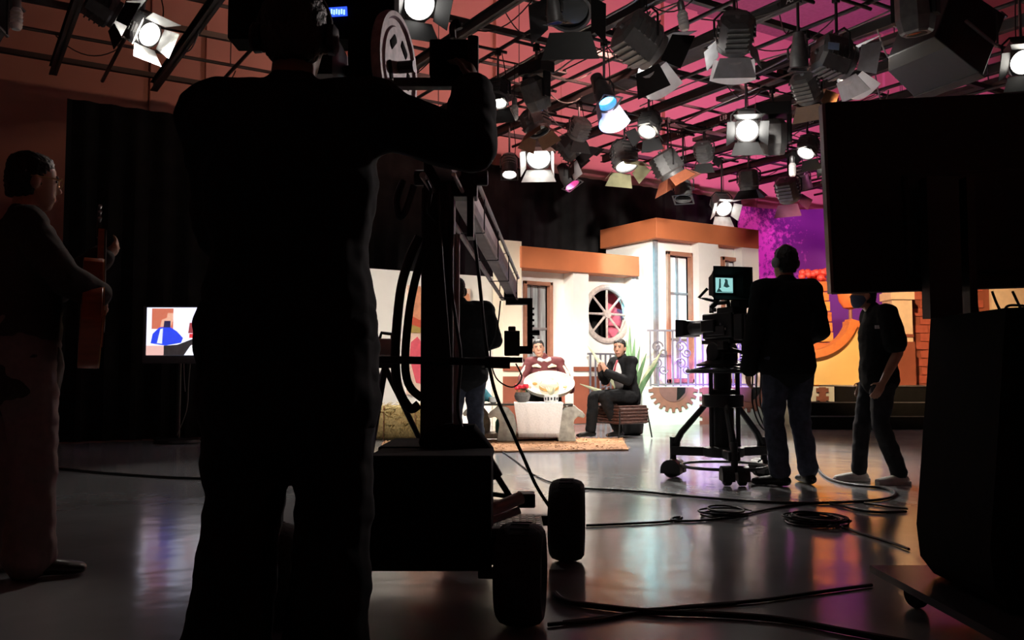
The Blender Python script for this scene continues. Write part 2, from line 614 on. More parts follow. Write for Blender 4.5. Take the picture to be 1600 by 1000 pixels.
mural('painted_hill', mat('mural_orange', (.72, .30, .16), .7), [(640, 505), (640, 462), (655, 447), (664, 456), (690, 470), (720, 452), (733, 460), (738, 500)])
mural('painted_slope', mat('mural_red', (.55, .08, .04), .7), [(640, 512), (640, 492), (655, 500), (690, 490), (738, 496), (738, 512)], .008)
mural('painted_field', mat('mural_olive', (.35, .24, .06), .7), [(640, 520), (640, 506), (656, 512), (690, 506), (738, 510), (738, 520)], .012)
mural('painted_blossom', mat('mural_rose', (.75, .10, .14), .7), [(640, 560), (642, 535), (652, 526), (662, 540), (700, 530), (737, 540), (737, 600), (690, 606), (650, 598)], .006)

# --- tower
XT0, YT = X(1022, 12.02), 12.02
XT1 = X(1187, YT)
zt_top, zt_c = PY(1020, 339, 11.8).z, PY(1020, 371, 11.8).z
t = thing('set_tower', 'tall white stage tower with orange cornice and two tall narrow windows', 'stage set', ((XT0 + XT1) / 2, YT + .6, 0))
w1 = (X(1041, YT), X(1083, YT), Z(1060, 598, YT), Z(1060, 394, YT))
w2 = (X(1124, YT + .05), X(1153, YT + .05), Z(1138, 598, YT), Z(1138, 402, YT))
mb = MB()
holed(mb, XT0, XT1, 0.0, zt_c, YT, YT + .1, [w1, w2])
mb.build('front_wall', SETW, t, smooth=False)
MB().bb((XT0, YT + .1, 0), (XT0 + .1, YT + 1.35, zt_c)).build('side_wall', SETW, t, smooth=False)
MB().bb((XT1 - .1, YT + .1, 0), (XT1, YT + 1.35, zt_c)).build('side_wall', SETW, t, smooth=False)
window(t, *w1, YT, .07, PANE_W, TRIM, 2, [Z(1060, 530, YT), Z(1060, 458, YT)], MULL)
window(t, *w2, YT, .07, PANE_W, TRIM, 2, [Z(1138, 530, YT), Z(1138, 458, YT)], MULL)
MB().bb((XT0 - .12, 11.8, zt_c), (X(1188, 11.8), YT + 1.38, zt_top)).build('cornice', SETO, t, smooth=False, bevel=.01)
for p0, p1 in ((1093, 1124), (1161, 1187)):
    MB().bb((X(p0, YT - .2), YT - .2, 0), (X(p1, YT - .2), YT + .01, zt_c)).build('pilaster', SETW, t, smooth=False)
MB().bb((XT0 - .01, YT - .05, .6), (XT0 + .06, YT + .01, zt_c)).build('corner_post', MULL, t, smooth=False)
# side window towards the low front
sz0, sz1 = 1.0, 2.75
for k, (ya, yb) in enumerate(((YT + .42, YT + .9),)):
    f = MB()
    for a, b_ in (((ya, sz0), (ya + .05, sz1)), ((yb - .05, sz0), (yb, sz1)), ((ya, sz1 - .05), (yb, sz1)), ((ya, sz0), (yb, sz0 + .05)), ((ya, 1.9), (yb, 1.94))):
        f.bb((XT0 - .03, a[0], a[1]), (XT0, b_[0], b_[1]))
    f.build('side_window_frame', MULL, t, smooth=False)

# --- plinth with gears under the balcony
DPL = 14.9


def cm(px, py, d):
    p = P(px, py, d)
    return p


plx0, plx1 = XC(1003, DPL), XC(1302, DPL)
zpl = ZC(604, DPL)
pl = thing('balcony_plinth', 'white balcony plinth with brown half gears under the tower', 'stage set', C((plx0 + plx1) / 2, DPL, 0), -YAW)
mb = MB(MC)
mb.bb((plx0, DPL, 0), (plx1, DPL + .75, zpl))
mb.build('body', mat('plinth_marble', (.56, .62, .57), .5, var=.12, scale=4, stretch=(1, 1, .6)), pl, smooth=False)
GEAR = mat('gear_brown', (.20, .075, .05), .6)
GEARI = mat('gear_inner', (.14, .055, .05), .6)
for pxc in (1051, 1168):
    gx = XC(pxc, DPL)
    R, r = 0.345, 0.30
    out = []
    nt_ = 11
    for k in range(nt_ * 2 + 1):
        th = pi + pi * k / (nt_ * 2)
        rr = R if k % 2 == 0 else R + .07
        for dth in (-.055, .055):
            out.append((gx + rr * cos(th + dth), zpl - .01 + min(0, rr * sin(th + dth))))
    mb = MB(MC)
    mb.prism(out, (0, DPL - .03, 0), (1, 0, 0), (0, 0, 1), (0, .03, 0))
    g = mb.build('gear', GEAR, pl, smooth=False)
    mb = MB(MC)
    mb.prism([(gx + .24 * cos(pi + pi * k / 20), zpl - .012 + .24 * sin(pi + pi * k / 20)) for k in range(21)], (0, DPL - .042, 0), (1, 0, 0), (0, 0, 1), (0, .012, 0))
    mb.build('gear_face', GEARI, g, smooth=False)
    mb = MB(MC)
    mb.prism([(gx + .06, zpl - .012), (gx + .20, zpl - .012), (gx + .19, zpl - .1), (gx + .1, zpl - .2), (gx + .05, zpl - .23)], (0, DPL - .046, 0), (1, 0, 0), (0, 0, 1), (0, .004, 0))
    mb.build('gear_opening', MATTE, g, smooth=False)
for pxc in (1101, 1283):
    gx = XC(pxc, DPL)
    mb = MB(MC)
    mb.bb((gx - .055, DPL - .03, .0), (gx + .055, DPL, zpl - .01))
    for k in range(5):
        for s in (-1, 1):
            z = zpl - .06 - k * .135
            mb.bb((gx + s * .055, DPL - .03, z - .035), (gx + s * .10, DPL, z + .035))
    mb.build('toothed_rack', GEAR, pl, smooth=False)
GLEAM = mat('rail_grey', (.17, .16, .19), .4, .3)


def scroll(mb, c, r, turns, sgn, flip, y):
    pts = []
    n = 26
    for k in range(n):
        th = turns * 2 * pi * k / n
        rr = r * (1 - .8 * k / n)
        pts.append((c[0] + sgn * rr * cos(th), y, c[1] + flip * rr * sin(th)))
    mb.tube(pts, .012, 6)


def railing(name, label, x0, x1, y, z0, z1, n, scrolls, M=MC, rail_slack=.0, drop=0):
    a = M @ Vector(((x0 + x1) / 2, y, z0))
    t = thing(name, label, 'railing', a, -YAW if M is MC else 0)
    mb = MB(M); mb.bb((x0 - .05, y - .02, z1 - .03), (x1 + .05, y + .02, z1)); mb.build('top_rail', GLEAM, t, smooth=False)
    mb = MB(M); mb.bb((x0, y - .015, z0 + .02), (x1, y + .015, z0 + .045)); mb.build('bottom_rail', GLEAM, t, smooth=False)
    for k in range(n):
        x = x0 + (x1 - x0) * k / (n - 1)
        mb = MB(M); mb.bb((x - .014, y - .01, z0), (x + .014, y + .01, z1 - .03)); mb.build('baluster', GLEAM, t, smooth=False)
    for sx in scrolls:
        mb = MB(M)
        for s, c in ((1, (sx - .0, z0 + .66)), (-1, (sx + .0, z0 + .38))):
            scroll(mb, (c[0] - .05, c[1]), .1, 1.4, s, 1, y - .02)
            scroll(mb, (c[0] + .05, c[1] - .1), .08, 1.4, -s, -1, y - .02)
        mb.build('scroll', GLEAM, t)
    return t


DR = DPL + .06
railing('balcony_railing', 'grey balcony railing with iron scrolls on the white gear plinth', XC(1016, DR), XC(1180, DR), DR, zpl + .001, ZC(515, DR), 15,
        [XC(1031, DR), XC(1068, DR), XC(1163, DR)])
# low railing behind the host
railing('low_railing', 'low grey railing with scrolls behind the seated host', X(922, 12.0), X(984, 12.0), 12.0, 0.01, Z(960, 552, 12.0), 9, [X(945, 12.0), X(974, 12.0)], M=Matrix())

# ------------------------------------------------------------------ right-hand set on its black stage
DS = 13.5
sx0, sx1 = XC(1255, DS), XC(1660, DS)
zs = ZC(603, DS)
st = thing('stage_platform', 'black stage platform with two steps under the yellow arch set', 'platform', C((sx0 + sx1) / 2, DS, 0), -YAW)
mb = MB(MC); mb.bb((plx1 + .02, DS + .62, 0), (sx1, DS + 2.2, zs - .02)); mb.build('deck', MATTE, st, smooth=False)
mb = MB(MC); mb.bb((plx1 + .02, DS + .60, zs - .02), (sx1, DS + 2.2, zs)); mb.build('deck_edge', STEEL, st, smooth=False)
mb = MB(MC); mb.bb((sx0 + .2, DS + .3, 0), (sx1, DS + .62, .40)); mb.build('step', MATTE, st, smooth=False)
mb = MB(MC); mb.bb((sx0, DS, 0), (sx1, DS + .3, .2)); mb.build('step', MATTE, st, smooth=False)
for z, y, x in ((.40, DS + .3, sx0 + .2), (.2, DS, sx0)):
    mb = MB(MC); mb.bb((x, y - .006, z - .012), (sx1, y, z + .003)); mb.build('step_edge', GREYM, st, smooth=False)

YEL = mat('set_yellow', (.85, .60, .22), .6, var=.06, scale=2)
RIM = mat('set_rim', (.75, .22, .05), .55)
DA = 15.0
cxa, cza, ra = XC(1262, DA), ZC(480, DA), .86
x0a, x1a = XC(1230, DA), XC(1374, DA)
zlo, zhi = zs, ZC(502, DA)
t = thing('arch_facade', 'yellow stage front with a round cut edged in orange', 'stage set', C((x0a + x1a) / 2, DA, zpl), -YAW)
out = [(x0a, zlo), (x1a, zlo), (x1a, zhi)]
th0 = math.asin(max(-1, (zhi - cza) / ra))
for k in range(25):
    th = th0 + (-pi / 2 - .38 - th0) * k / 24
    out.append((cxa + ra * cos(th), cza + ra * sin(th)))
mb = MB(MC); mb.prism(out, (0, DA, 0), (1, 0, 0), (0, 0, 1), (0, .1, 0)); mb.build('front_panel', YEL, t, smooth=False)
pts_o = [(cxa + ra * cos(th0 + (-pi / 2 - .38 - th0) * k / 24), cza + ra * sin(th0 + (-pi / 2 - .38 - th0) * k / 24)) for k in range(25)]
pts_i = [(cxa + (ra - .13) * cos(th0 + (-pi / 2 - .38 - th0) * k / 24), cza + (ra - .13) * sin(th0 + (-pi / 2 - .38 - th0) * k / 24)) for k in range(25)]
mb = MB(MC)
for k in range(24):
    q = [pts_o[k], pts_o[k + 1], pts_i[k + 1], pts_i[k]]
    mb.prism(q, (0, DA - .12, 0), (1, 0, 0), (0, 0, 1), (0, .3, 0))
mb.build('arch_rim', RIM, t, smooth=False)
mb = MB(MC); mb.bb((XC(1324, DA), DA - .1, zhi - .1), (x1a, DA + .2, zhi)); mb.build('top_rim', RIM, t, smooth=False)

# timber-clad column behind the arch
DC = 15.8
t = thing('plank_column', 'orange timber plank column standing behind the yellow arch', 'stage set', C(XC(1290, DC), DC, 0), -YAW)
zc = 0.0
k = 0
random.seed(3)
while zc < ZC(452, DC):
    hgt = .15 + .05 * random.random()
    wob = .02 * random.random()
    f = (zc - zs) / 1.6
    mb = MB(MC)
    mb.bb((XC(1262, DC) + wob, DC - wob, zc), (XC(1306 - 10 * f * f, DC) - wob, DC + .4, zc + hgt - .015))
    mb.build('plank', mat('plank_%d' % (k % 3), [(.72, .22, .04), (.60, .15, .03), (.82, .32, .06)][k % 3], .6, var=.25, scale=5, stretch=(.4, .4, 4)), t, bevel=.01)
    zc += hgt; k += 1
blob = MB(MC)
for k in range(26):
    a = random.random() * 2 * pi
    blob.ball((XC(1284, DC) + .26 * cos(a) * random.random(), DC + .2 + .15 * sin(a), zc + .05 + .14 * random.random()), (.07, .07, .06), 8, 5)
o = blob.build('red_leaves', mat('red_leaf', (.8, .07, .05), .6), t)
o['kind'] = 'stuff'
# round orange lantern shape and the white column with brown dado
t = thing('paper_lantern', 'round orange lantern behind the arch beside the masked man', 'lantern', C(XC(1330, 15.55), 15.55, zs), -YAW)
mb = MB(MC); mb.lathe([(.03, 1.35), (.12, 1.38), (.19, 1.5), (.21, 1.62), (.17, 1.75), (.1, 1.84), (.04, 1.87)], (XC(1330, 15.55), 15.55, zs - .05), (0, 0, 1), 18); mb.build('shade', mat('lantern_orange', (.85, .2, .04), .6), t)
mb = MB(MC); mb.cyl((XC(1330, 15.55), 15.55, zs), (XC(1330, 15.55), 15.55, zs + 1.33), .03); mb.build('stand', TRIM, t)
mb = MB(MC); mb.cyl((XC(1330, 15.55), 15.55, zs), (XC(1330, 15.55), 15.55, zs + .03), .14); mb.build('base', TRIM, t)
DW = 14.55
SETP = mat('set_peach', (.80, .62, .42), .6, var=.05)
t = thing('set_column', 'white square column with brown dado on the right-hand stage', 'stage set', C(XC(1412, DW), DW, zs), -YAW)
xw0, xw1 = XC(1396, DW), XC(1427, DW)
mb = MB(MC); mb.bb((xw0, DW, zs), (xw1, DW + .4, 2.7)); mb.build('shaft', SETP, t, smooth=False)
mb = MB(MC); mb.bb((xw0 - .02, DW - .03, zs), (xw1 + .02, DW + .42, ZC(534, DW))); mb.build('dado', SETB, t, smooth=False)
mb = MB(MC); mb.bb((xw0 - .01, DW - .015, ZC(527, DW)), (xw1 + .01, DW + .41, ZC(522, DW))); mb.build('band', SETB, t, smooth=False)
mb = MB(MC); mb.bb((xw0 - .03, DW - .03, ZC(468, DW)), (xw1 + .03, DW + .43, ZC(456, DW))); mb.build('capital', SETP, t, smooth=False)
DV = 15.0
t = thing('scenic_flat', 'dark red brick panel between the white column and the monitor cart', 'stage set', C(XC(1470, DV), DV, zs), -YAW)
mb = MB(MC); mb.bb((XC(1424, DV), DV, zs), (XC(1548, DV), DV + .1, 2.8)); mb.build('board', SETB, t, smooth=False)
BR = mat('set_brick', (.42, .10, .06), .7)
random.seed(11)
for r in range(14):
    for c in range(5):
        x = XC(1426, DV) + c * .27 + (.13 if r % 2 else 0)
        if x + .25 > XC(1548, DV):
            continue
        z = zs + .03 + r * .14
        mb = MB(MC); mb.bb((x, DV - .02 - .012 * random.random(), z), (x + .25, DV, z + .125)); mb.build('brick', BR, t, smooth=False)
t = thing('scenic_flat', 'cream wall panel seen in the gap under the big monitor', 'stage set', C(XC(1620, DV), DV, zs), -YAW)
mb = MB(MC); mb.bb((XC(1549, DV), DV - .05, zs), (XC(1700, DV), DV + .1, 2.8)); mb.build('board', SETP, t, smooth=False)
mb = MB(MC); mb.bb((XC(1549, DV), DV - .08, zs), (XC(1700, DV), DV - .05, 1.3)); mb.build('dado', SETB, t, smooth=False)
# ------------------------------------------------------------------ people
def remesh(mb, vox, smooth=4, wrinkle=0.0, wscale=9.0, seed=0.0):
    me = bpy.data.meshes.new('tmp')
    me.from_pydata(mb.v, [], mb.f)
    bm = bmesh.new(); bm.from_mesh(me); bmesh.ops.recalc_face_normals(bm, faces=bm.faces); bm.to_mesh(me); bm.free()
    o = bpy.data.objects.new('tmp', me)
    COL.objects.link(o)
    r = o.modifiers.new('r', 'REMESH'); r.mode = 'VOXEL'; r.voxel_size = vox
    s = o.modifiers.new('s', 'SMOOTH'); s.factor = .5; s.iterations = smooth
    dg = bpy.context.evaluated_depsgraph_get()
    out = bpy.data.meshes.new_from_object(o.evaluated_get(dg))
    bpy.data.objects.remove(o); bpy.data.meshes.remove(me)
    if wrinkle:
        ns = [v.normal.copy() for v in out.vertices]
        for v, nn in zip(out.vertices, ns):
            q = Vector((v.co.x * wscale, v.co.y * wscale, v.co.z * wscale * 1.6 + seed))
            v.co += nn * wrinkle * (noise.noise(q) + .5 * noise.noise(q * 2.3))
    out.polygons.foreach_set('use_smooth', [True] * len(out.polygons))
    return out


def link_mesh(name, me, m, parent, mats=None):
    me.name = name
    me.materials.clear(); me.materials.append(m)
    o = bpy.data.objects.new(name, me)
    COL.objects.link(o)
    o.parent = parent
    return o


HEADR = [(-.115, .020, .020, .055), (-.10, .040, .045, .04), (-.07, .055, .070, .020), (-.03, .066, .085, .008), (.02, .073, .093, 0),
         (.06, .072, .092, -.005), (.09, .057, .073, -.008), (.11, .030, .040, -.010)]


def hand_shape(mb, w, d, nrm, thumb, curl=.35, s=1.0):
    d = Vector(d).normalized(); nrm = Vector(nrm); nrm = (nrm - d * nrm.dot(d)).normalized()
    sd = d.cross(nrm).normalized() * thumb
    w = Vector(w)
    mb.ell([w, w + d * .045 * s, w + d * .085 * s], [(.028 * s, .018 * s), (.040 * s, .016 * s), (.038 * s, .013 * s)], sd, 10)
    for k, (off, L) in enumerate(((.030, .068), (.010, .078), (-.010, .073), (-.029, .056))):
        p = w + d * .088 * s + sd * off * s
        q = [p - d * .02]
        dd = d + sd * off * 1.5
        for j in range(3):
            dd = (dd * cos(curl) + nrm * sin(curl)).normalized()
            p = p + dd * L * s * (.42, .33, .25)[j]
            q.append(p)
        mb.ell(q, [.0095 * s, .009 * s, .0085 * s, .0075 * s], None, 8)
    p = w + d * .02 * s + sd * .026 * s
    q = [p, p + (d * .5 + sd * .75 + nrm * .3).normalized() * .04 * s, p + (d * .8 + sd * .75 + nrm * .5).normalized() * .068 * s]
    mb.ell(q, [.012 * s, .010 * s, .0085 * s], None, 8)


def person(label, loc, rz, J, h=1.75, mats=None, jacket=None, trousers=None, shoes=None, hair=True, head_rot=(0, 0, 0), face=True,
           group=None, vox=.0085, hands=None):
    """J overrides joints (metres, for the given height); local +Y is forwards, +X the person's right"""
    s = h / 1.75
    t = thing('person', label, 'person', loc, rz, group)
    D = dict(crotch=(0, 0, .86), pel=(0, 0, .95), waist=(0, .01, 1.10), chest=(0, .0, 1.27), uch=(0, -.01, 1.38), neck=(0, -.015, 1.47), head=(0, .015, 1.635),
             sR=(.185, -.01, 1.425), eR=(.235, -.04, 1.14), wR=(.245, .05, .90), sL=(-.185, -.01, 1.425), eL=(-.235, -.04, 1.14), wL=(-.245, .05, .90),
             hR=(.09, 0, .92), kR=(.10, .03, .50), aR=(.105, -.02, .085), hL=(-.09, 0, .92), kL=(-.10, .03, .50), aL=(-.105, -.02, .085),
             fR=(.12, .99, 0), fL=(-.12, .99, 0))
    D = {k: Vector(v) * (s if k[0] != 'f' else 1) for k, v in D.items()}
    for k, v in J.items():
        D[k] = Vector(v)
    hands = hands or {}
    HM = Matrix.Translation(D['head']) @ Euler([radians(a) for a in head_rot], 'XYZ').to_matrix().to_4x4()
    sh = (D['sR'] - D['sL']).normalized()
    hipax = (D['hR'] - D['hL']).normalized()

    def torso(mb, inf=0.0, lo='crotch', flare=0.0):
        mb.ell([D['crotch'], D['pel'], D['waist'], D['chest'], D['uch']],
               [(.12 * s + inf, .10 * s + inf), (.165 * s + inf + flare, .115 * s + inf + flare), (.150 * s + inf, .105 * s + inf), (.172 * s + inf, .122 * s + inf), (.160 * s + inf, .095 * s + inf)], (hipax + sh).normalized(), 18)
        for k in ('sR', 'sL'):
            mb.ell([D['uch'] * .55 + D['neck'] * .45, D[k]], [.07 * s + inf * .6, .058 * s + inf], None, 12)

    def arm(mb, k, inf=0.0, upto=1.0, cuff=0.0):
        S, E, W = D['s' + k], D['e' + k], D['w' + k]
        mb.ell([S, S * .5 + E * .5, E], [.056 * s + inf, .050 * s + inf, .043 * s + inf], None, 12)
        if upto > 0:
            Wp = E + (W - E) * upto
            mb.ell([E, E * .6 + Wp * .4, Wp], [.043 * s + inf, .042 * s + inf, .029 * s + inf + cuff], None, 12)

    def leg(mb, k, inf=0.0, upto=1.0, cuff=0.0):
        Hh, K, A = D['h' + k], D['k' + k], D['a' + k]
        mb.ell([Hh, Hh * .5 + K * .5, K], [.092 * s + inf, .078 * s + inf, .058 * s + inf], None, 14)
        Ap = K + (A - K) * upto
        mb.ell([K, K * .65 + Ap * .35, Ap], [.058 * s + inf, .056 * s + inf, .038 * s + inf + cuff], None, 14)

    def foot(mb, k, inf=0.0):
        A = D['a' + k]
        f = Vector(D['f' + k]); f.z = 0; f.normalize()
        sd = f.cross(UP)
        b0 = Vector((A.x, A.y, A.z - .085 * s))
        q = (A.z - .085 * s)
        mb.ell([b0 - f * .045 * s + UP * .04 * s, b0 + f * .06 * s + UP * .042 * s, b0 + f * .14 * s + UP * .034 * s, b0 + f * .19 * s + UP * .028 * s],
               [(.036 * s + inf, .036 * s), (.042 * s + inf, .036 * s), (.047 * s + inf, .030 * s), (.036 * s + inf, .023 * s)], sd, 12)
        mb.ell([b0 + UP * .05 * s, A], [.042 * s + inf, .040 * s + inf], None, 12)

    body = MB()
    torso(body)
    body.ell([D['neck'] - (D['head'] - D['neck']) * .2, HM @ Vector((0, -.015 * s, -.06 * s))], [.060 * s, .052 * s], None, 12)
    rings = []
    for z, a, b_, y in HEADR:
        rings.append([HM @ (Vector((a * cos(2 * pi * q / 16), y + b_ * sin(2 * pi * q / 16), z)) * s) for q in range(16)])
    body.rings(rings)
    body.ell([HM @ (Vector((0, .086, .018)) * s), HM @ (Vector((0, .106, -.022)) * s)], [.009 * s, .015 * s], None, 8)
    body.ell([HM @ (Vector((-.02, .085, -.062)) * s), HM @ (Vector((.02, .085, -.062)) * s)], [.012 * s, .012 * s], None, 8)
    R3 = HM.to_3x3()
    for k in (-1, 1):
        body.ball(HM @ (Vector((.077 * k, -.012, -.012)) * s), (.012 * s, .022 * s, .034 * s), 8, 6, R3)
    for k in 'RL':
        arm(body, k)
        leg(body, k)
        foot(body, k)
        W, E = D['w' + k], D['e' + k]
        hd = hands.get(k, {})
        dd = hd.get('d', (W - E).normalized())
        nn = hd.get('n', Vector((-1 if k == 'R' else 1, .1, 0)))
        hand_shape(body, W, dd, nn, hd.get('t', 1 if k == 'R' else -1), hd.get('curl', .35), s)
    mats = mats or {}
    bo = link_mesh('body', remesh(body, vox, 3), mats.get('skin', SKIN), t)
    if face:
        EY = mat('eye_dark', (.02, .015, .012), .2)
        for k in (-1, 1):
            mb = MB(); mb.ball(HM @ (Vector((.031 * k, .084, .012)) * s), (.012 * s, .006 * s, .006 * s), 8, 6, R3)
            link_mesh('eye', mesh_of(mb), EY, bo)
            mb = MB(); mb.ell([HM @ (Vector((.016 * k, .093, .030)) * s), HM @ (Vector((.046 * k, .080, .032)) * s)], [.005 * s, .004 * s], None, 6)
            link_mesh('eyebrow', mesh_of(mb), HAIR, bo)
        mb = MB(); mb.ell([HM @ (Vector((-.022, .092, -.060)) * s), HM @ (Vector((0, .099, -.064)) * s), HM @ (Vector((.022, .092, -.060)) * s)], [.004 * s, .006 * s, .004 * s], None, 6)
        link_mesh('mouth', mesh_of(mb), mat('lips', (.42, .14, .12), .5), bo)
    if hair:
        mb = MB()
        hr = [(-.075, .052, .05, -.045), (-.045, .070, .068, -.034), (-.01, .080, .080, -.026), (.03, .083, .088, -.020), (.07, .080, .094, -.012), (.10, .064, .082, -.010), (.122, .036, .048, -.012)]
        mb.rings([[HM @ (Vector((a * cos(2 * pi * q / 18), y + b_ * sin(2 * pi * q / 18), z)) * s) for q in range(18)] for z, a, b_, y in hr])
        link_mesh('hair', remesh(mb, .008, 2, .006, 60, 2.0), HAIR, bo)
    if trousers:
        m, inf, cuff = trousers[:3]
        mb = MB()
        mb.ell([D['crotch'] + (D['crotch'] - D['pel']) * .1, D['pel'], D['pel'] * .5 + D['waist'] * .5], [(.11 * s + inf, .09 * s + inf), (.165 * s + inf, .115 * s + inf), (.155 * s + inf, .108 * s + inf)], hipax, 18)
        for k in 'RL':
            leg(mb, k, inf, trousers[3] if len(trousers) > 3 else .97, cuff)
        link_mesh('trousers', remesh(mb, .010, 3, .010, 8.0, 5.0), m, t)
    if shoes:
        for k in 'RL':
            mb = MB(); foot(mb, k, .010)
            sh_ = link_mesh('shoe', remesh(mb, .008, 2), shoes, t)
            if len(mats) and mats.get('sole'):
                A = D['a' + k]; f = Vector(D['f' + k]); f.z = 0; f.normalize(); sd = f.cross(UP)
                b0 = Vector((A.x, A.y, A.z - .085 * s))
                out = [(-.085, -.03), (-.06, -.042), (.05, -.045), (.14, -.055), (.2, -.04), (.22, 0), (.2, .04), (.14, .055), (.05, .045), (-.06, .042), (-.085, .03)]
                mb = MB(); mb.prism([(a * s, b_ * s) for a, b_ in out], b0 + UP * .002, f, sd, UP * .024)
                link_mesh('sole', mesh_of(mb), mats['sole'], sh_)
    if jacket:
        m, inf, length, sl = jacket[:4]
        mb = MB()
        torso(mb, inf)
        low = D['pel'] + (D['crotch'] - D['pel']).normalized() * length
        mb.ell([D['waist'], D['pel'], low], [(.152 * s + inf, .108 * s + inf), (.168 * s + inf, .120 * s + inf), (.172 * s + inf + .01, .125 * s + inf)], hipax, 18)
        for k in 'RL':
            if sl == 'long':
                arm(mb, k, jacket[6] if len(jacket) > 6 else inf * .8, .97, .01)
            elif sl == 'short':
                S, E = D['s' + k], D['e' + k]
                mb.ell([S, S * .25 + E * .75], [.060 * s + inf, .062 * s + inf], None, 12)
        mb.ell([D['uch'] * .4 + D['neck'] * .6, D['neck'] + (D['head'] - D['neck']) * .18], [(.085 * s, .075 * s), (.070 * s, .066 * s)], sh, 14)
        link_mesh(jacket[4] if len(jacket) > 4 else 'jacket', remesh(mb, .010, 3, jacket[5] if len(jacket) > 5 else .010, 7.0, 1.0), m, t)
    return t, D, HM, bo


def mesh_of(mb):
    me = bpy.data.meshes.new('m')
    me.from_pydata(mb.v, [], mb.f)
    bm = bmesh.new(); bm.from_mesh(me); bmesh.ops.recalc_face_normals(bm, faces=bm.faces); bm.to_mesh(me); bm.free()
    me.polygons.foreach_set('use_smooth', [True] * len(me.polygons))
    me.set_sharp_from_angle(angle=radians(40))
    return me


def facing(phi):                 # 0 = away from the camera, +90 = to the right
    return -(YAW + radians(phi))


def headphones(t, HM, m, s=1.0):
    mb = MB()
    mb.tube([HM @ (Vector((.088 * cos(a), -.012, .018 + .112 * sin(a))) * s) for a in [pi * k / 14 for k in range(15)]], .008 * s, 8)
    b_ = link_mesh('headphones', mesh_of(mb), m, t)
    for k in (-1, 1):
        mb = MB()
        mb.lathe([(.02, 0), (.038, .004), (.040, .02), (.028, .030), (0, .032)], HM @ (Vector((.078 * k, -.012, -.005)) * s), HM.to_3x3() @ Vector((k, 0, 0)), 14)
        link_mesh('ear_cup', mesh_of(mb), m, b_)


SUITB = mat('black_cloth', (.010, .010, .011), .9, var=.25, scale=40, spec=.2)
SUITD = mat('dark_suit', (.055, .042, .040), .85, var=.15, scale=60, spec=.2)
TROUM = mat('mauve_trousers', (.24, .17, .17), .85, var=.1, scale=40)
JEAN = mat('jeans', (.055, .065, .10), .85, var=.3, scale=25)
JEAND = mat('dark_jeans', (.018, .018, .022), .85, var=.3, scale=25)
SHOEB = mat('black_leather', (.012, .011, .010), .3)
SHOEW = mat('pale_sneaker', (.72, .69, .64), .7)
SOLEW = mat('sneaker_sole', (.8, .78, .74), .7)

# --- guitarist at the left edge
DG = 3.72
gl = C(XC(36, DG), DG)
gt, D, HM, bo = person('man in dark suit jacket and mauve trousers holding a guitar', gl, facing(58), {
    'eR': (.27, .12, 1.20), 'wR': (.15, .26, 1.15), 'eL': (-.27, .14, 1.20), 'wL': (-.32, .33, 1.36), 'kR': (.10, .05, .49), 'kL': (-.12, -.02, .49), 'aL': (-.13, -.10, .085), 'aR': (.11, .04, .085)},
    1.74, jacket=(SUITD, .028, .16, 'long'), trousers=(TROUM, .030, .035, .99), shoes=SHOEB, head_rot=(-3, 0, 12),
    hands={'R': dict(d=(-.9, .25, -.3), n=(0, -.6, -1), curl=.3), 'L': dict(n=(-.3, -.8, 0), curl=.7)})
GL = mat('gold_frame', (.65, .45, .22), .3, .8)
mb = MB()
for k in (-1, 1):
    c = Vector((.034 * k, .100, .008))
    mb.tube([HM @ (c + Vector((.026 * cos(2 * pi * a / 16), 0, .020 * sin(2 * pi * a / 16)))) for a in range(16)], .0025, 6, closed=True)
    mb.tube([HM @ Vector((.060 * k, .098, .014)), HM @ Vector((.079 * k, .05, .014)), HM @ Vector((.080 * k, -.03, .010))], .003, 6)
mb.tube([HM @ Vector((-.009, .104, .012)), HM @ Vector((.009, .104, .012))], .0025, 6)
link_mesh('glasses', mesh_of(mb), GL, bo)

# guitar: long axis runs away from the camera and upwards
ax = (RT * -.30 + FW * .65 + UP * .70).normalized()
nb = (RT * .88 + FW * .47); nb = (nb - ax * nb.dot(ax)).normalized()
sd = ax.cross(nb).normalized()
tail = P(138, 545, 3.62)
g0 = Vector((tail.x, tail.y, tail.z - .05))
g = thing('guitar', 'classical guitar with orange wooden body held by the man in suit', 'guitar', g0)
half = [(0, .02), (.0, .08), (.03, .14), (.09, .178), (.16, .182), (.22, .155), (.27, .122), (.31, .115), (.35, .125), (.40, .138), (.44, .125), (.475, .085), (.485, .035)]
out = [(a, b_) for a, b_ in half] + [(a, -b_) for a, b_ in reversed(half)]
GB = mat('guitar_side', (.40, .09, .03), .3, var=.25, scale=6, stretch=(1, 1, 8))
GT = mat('guitar_top', (.70, .32, .10), .35, var=.15, scale=8)
mb = MB(); mb.prism(out, tail - nb * .035, ax, sd, nb * .077); mb.build('body', GB, g, bevel=.004)
mb = MB(); mb.prism([(a * .995 + .001, b_ * .99) for a, b_ in out], tail + nb * .043, ax, sd, nb * .004); gb = mb.build('soundboard', GT, g)
mb = MB(); mb.lathe([(.0, 0), (.043, 0), (.043, .001), (0, .001)], tail + ax * .325 + nb * .0475, nb, 24); mb.build('sound_hole', MATTE, gb)
mb = MB(); mb.prism([(.11, -.09), (.14, -.09), (.14, .09), (.11, .09)], tail + nb * .047, ax, sd, nb * .009); mb.build('bridge', SETB, gb)
mb = MB(); mb.prism([(.36, -.028), (.80, -.024), (.80, .024), (.36, .028)], tail + nb * .022, ax, sd, nb * .026); mb.build('neck', GB, g)
mb = MB(); mb.prism([(.40, -.028), (.80, -.025), (.80, .025), (.40, .028)], tail + nb * .0485, ax, sd, nb * .006); mb.build('fretboard', BLACK, g)
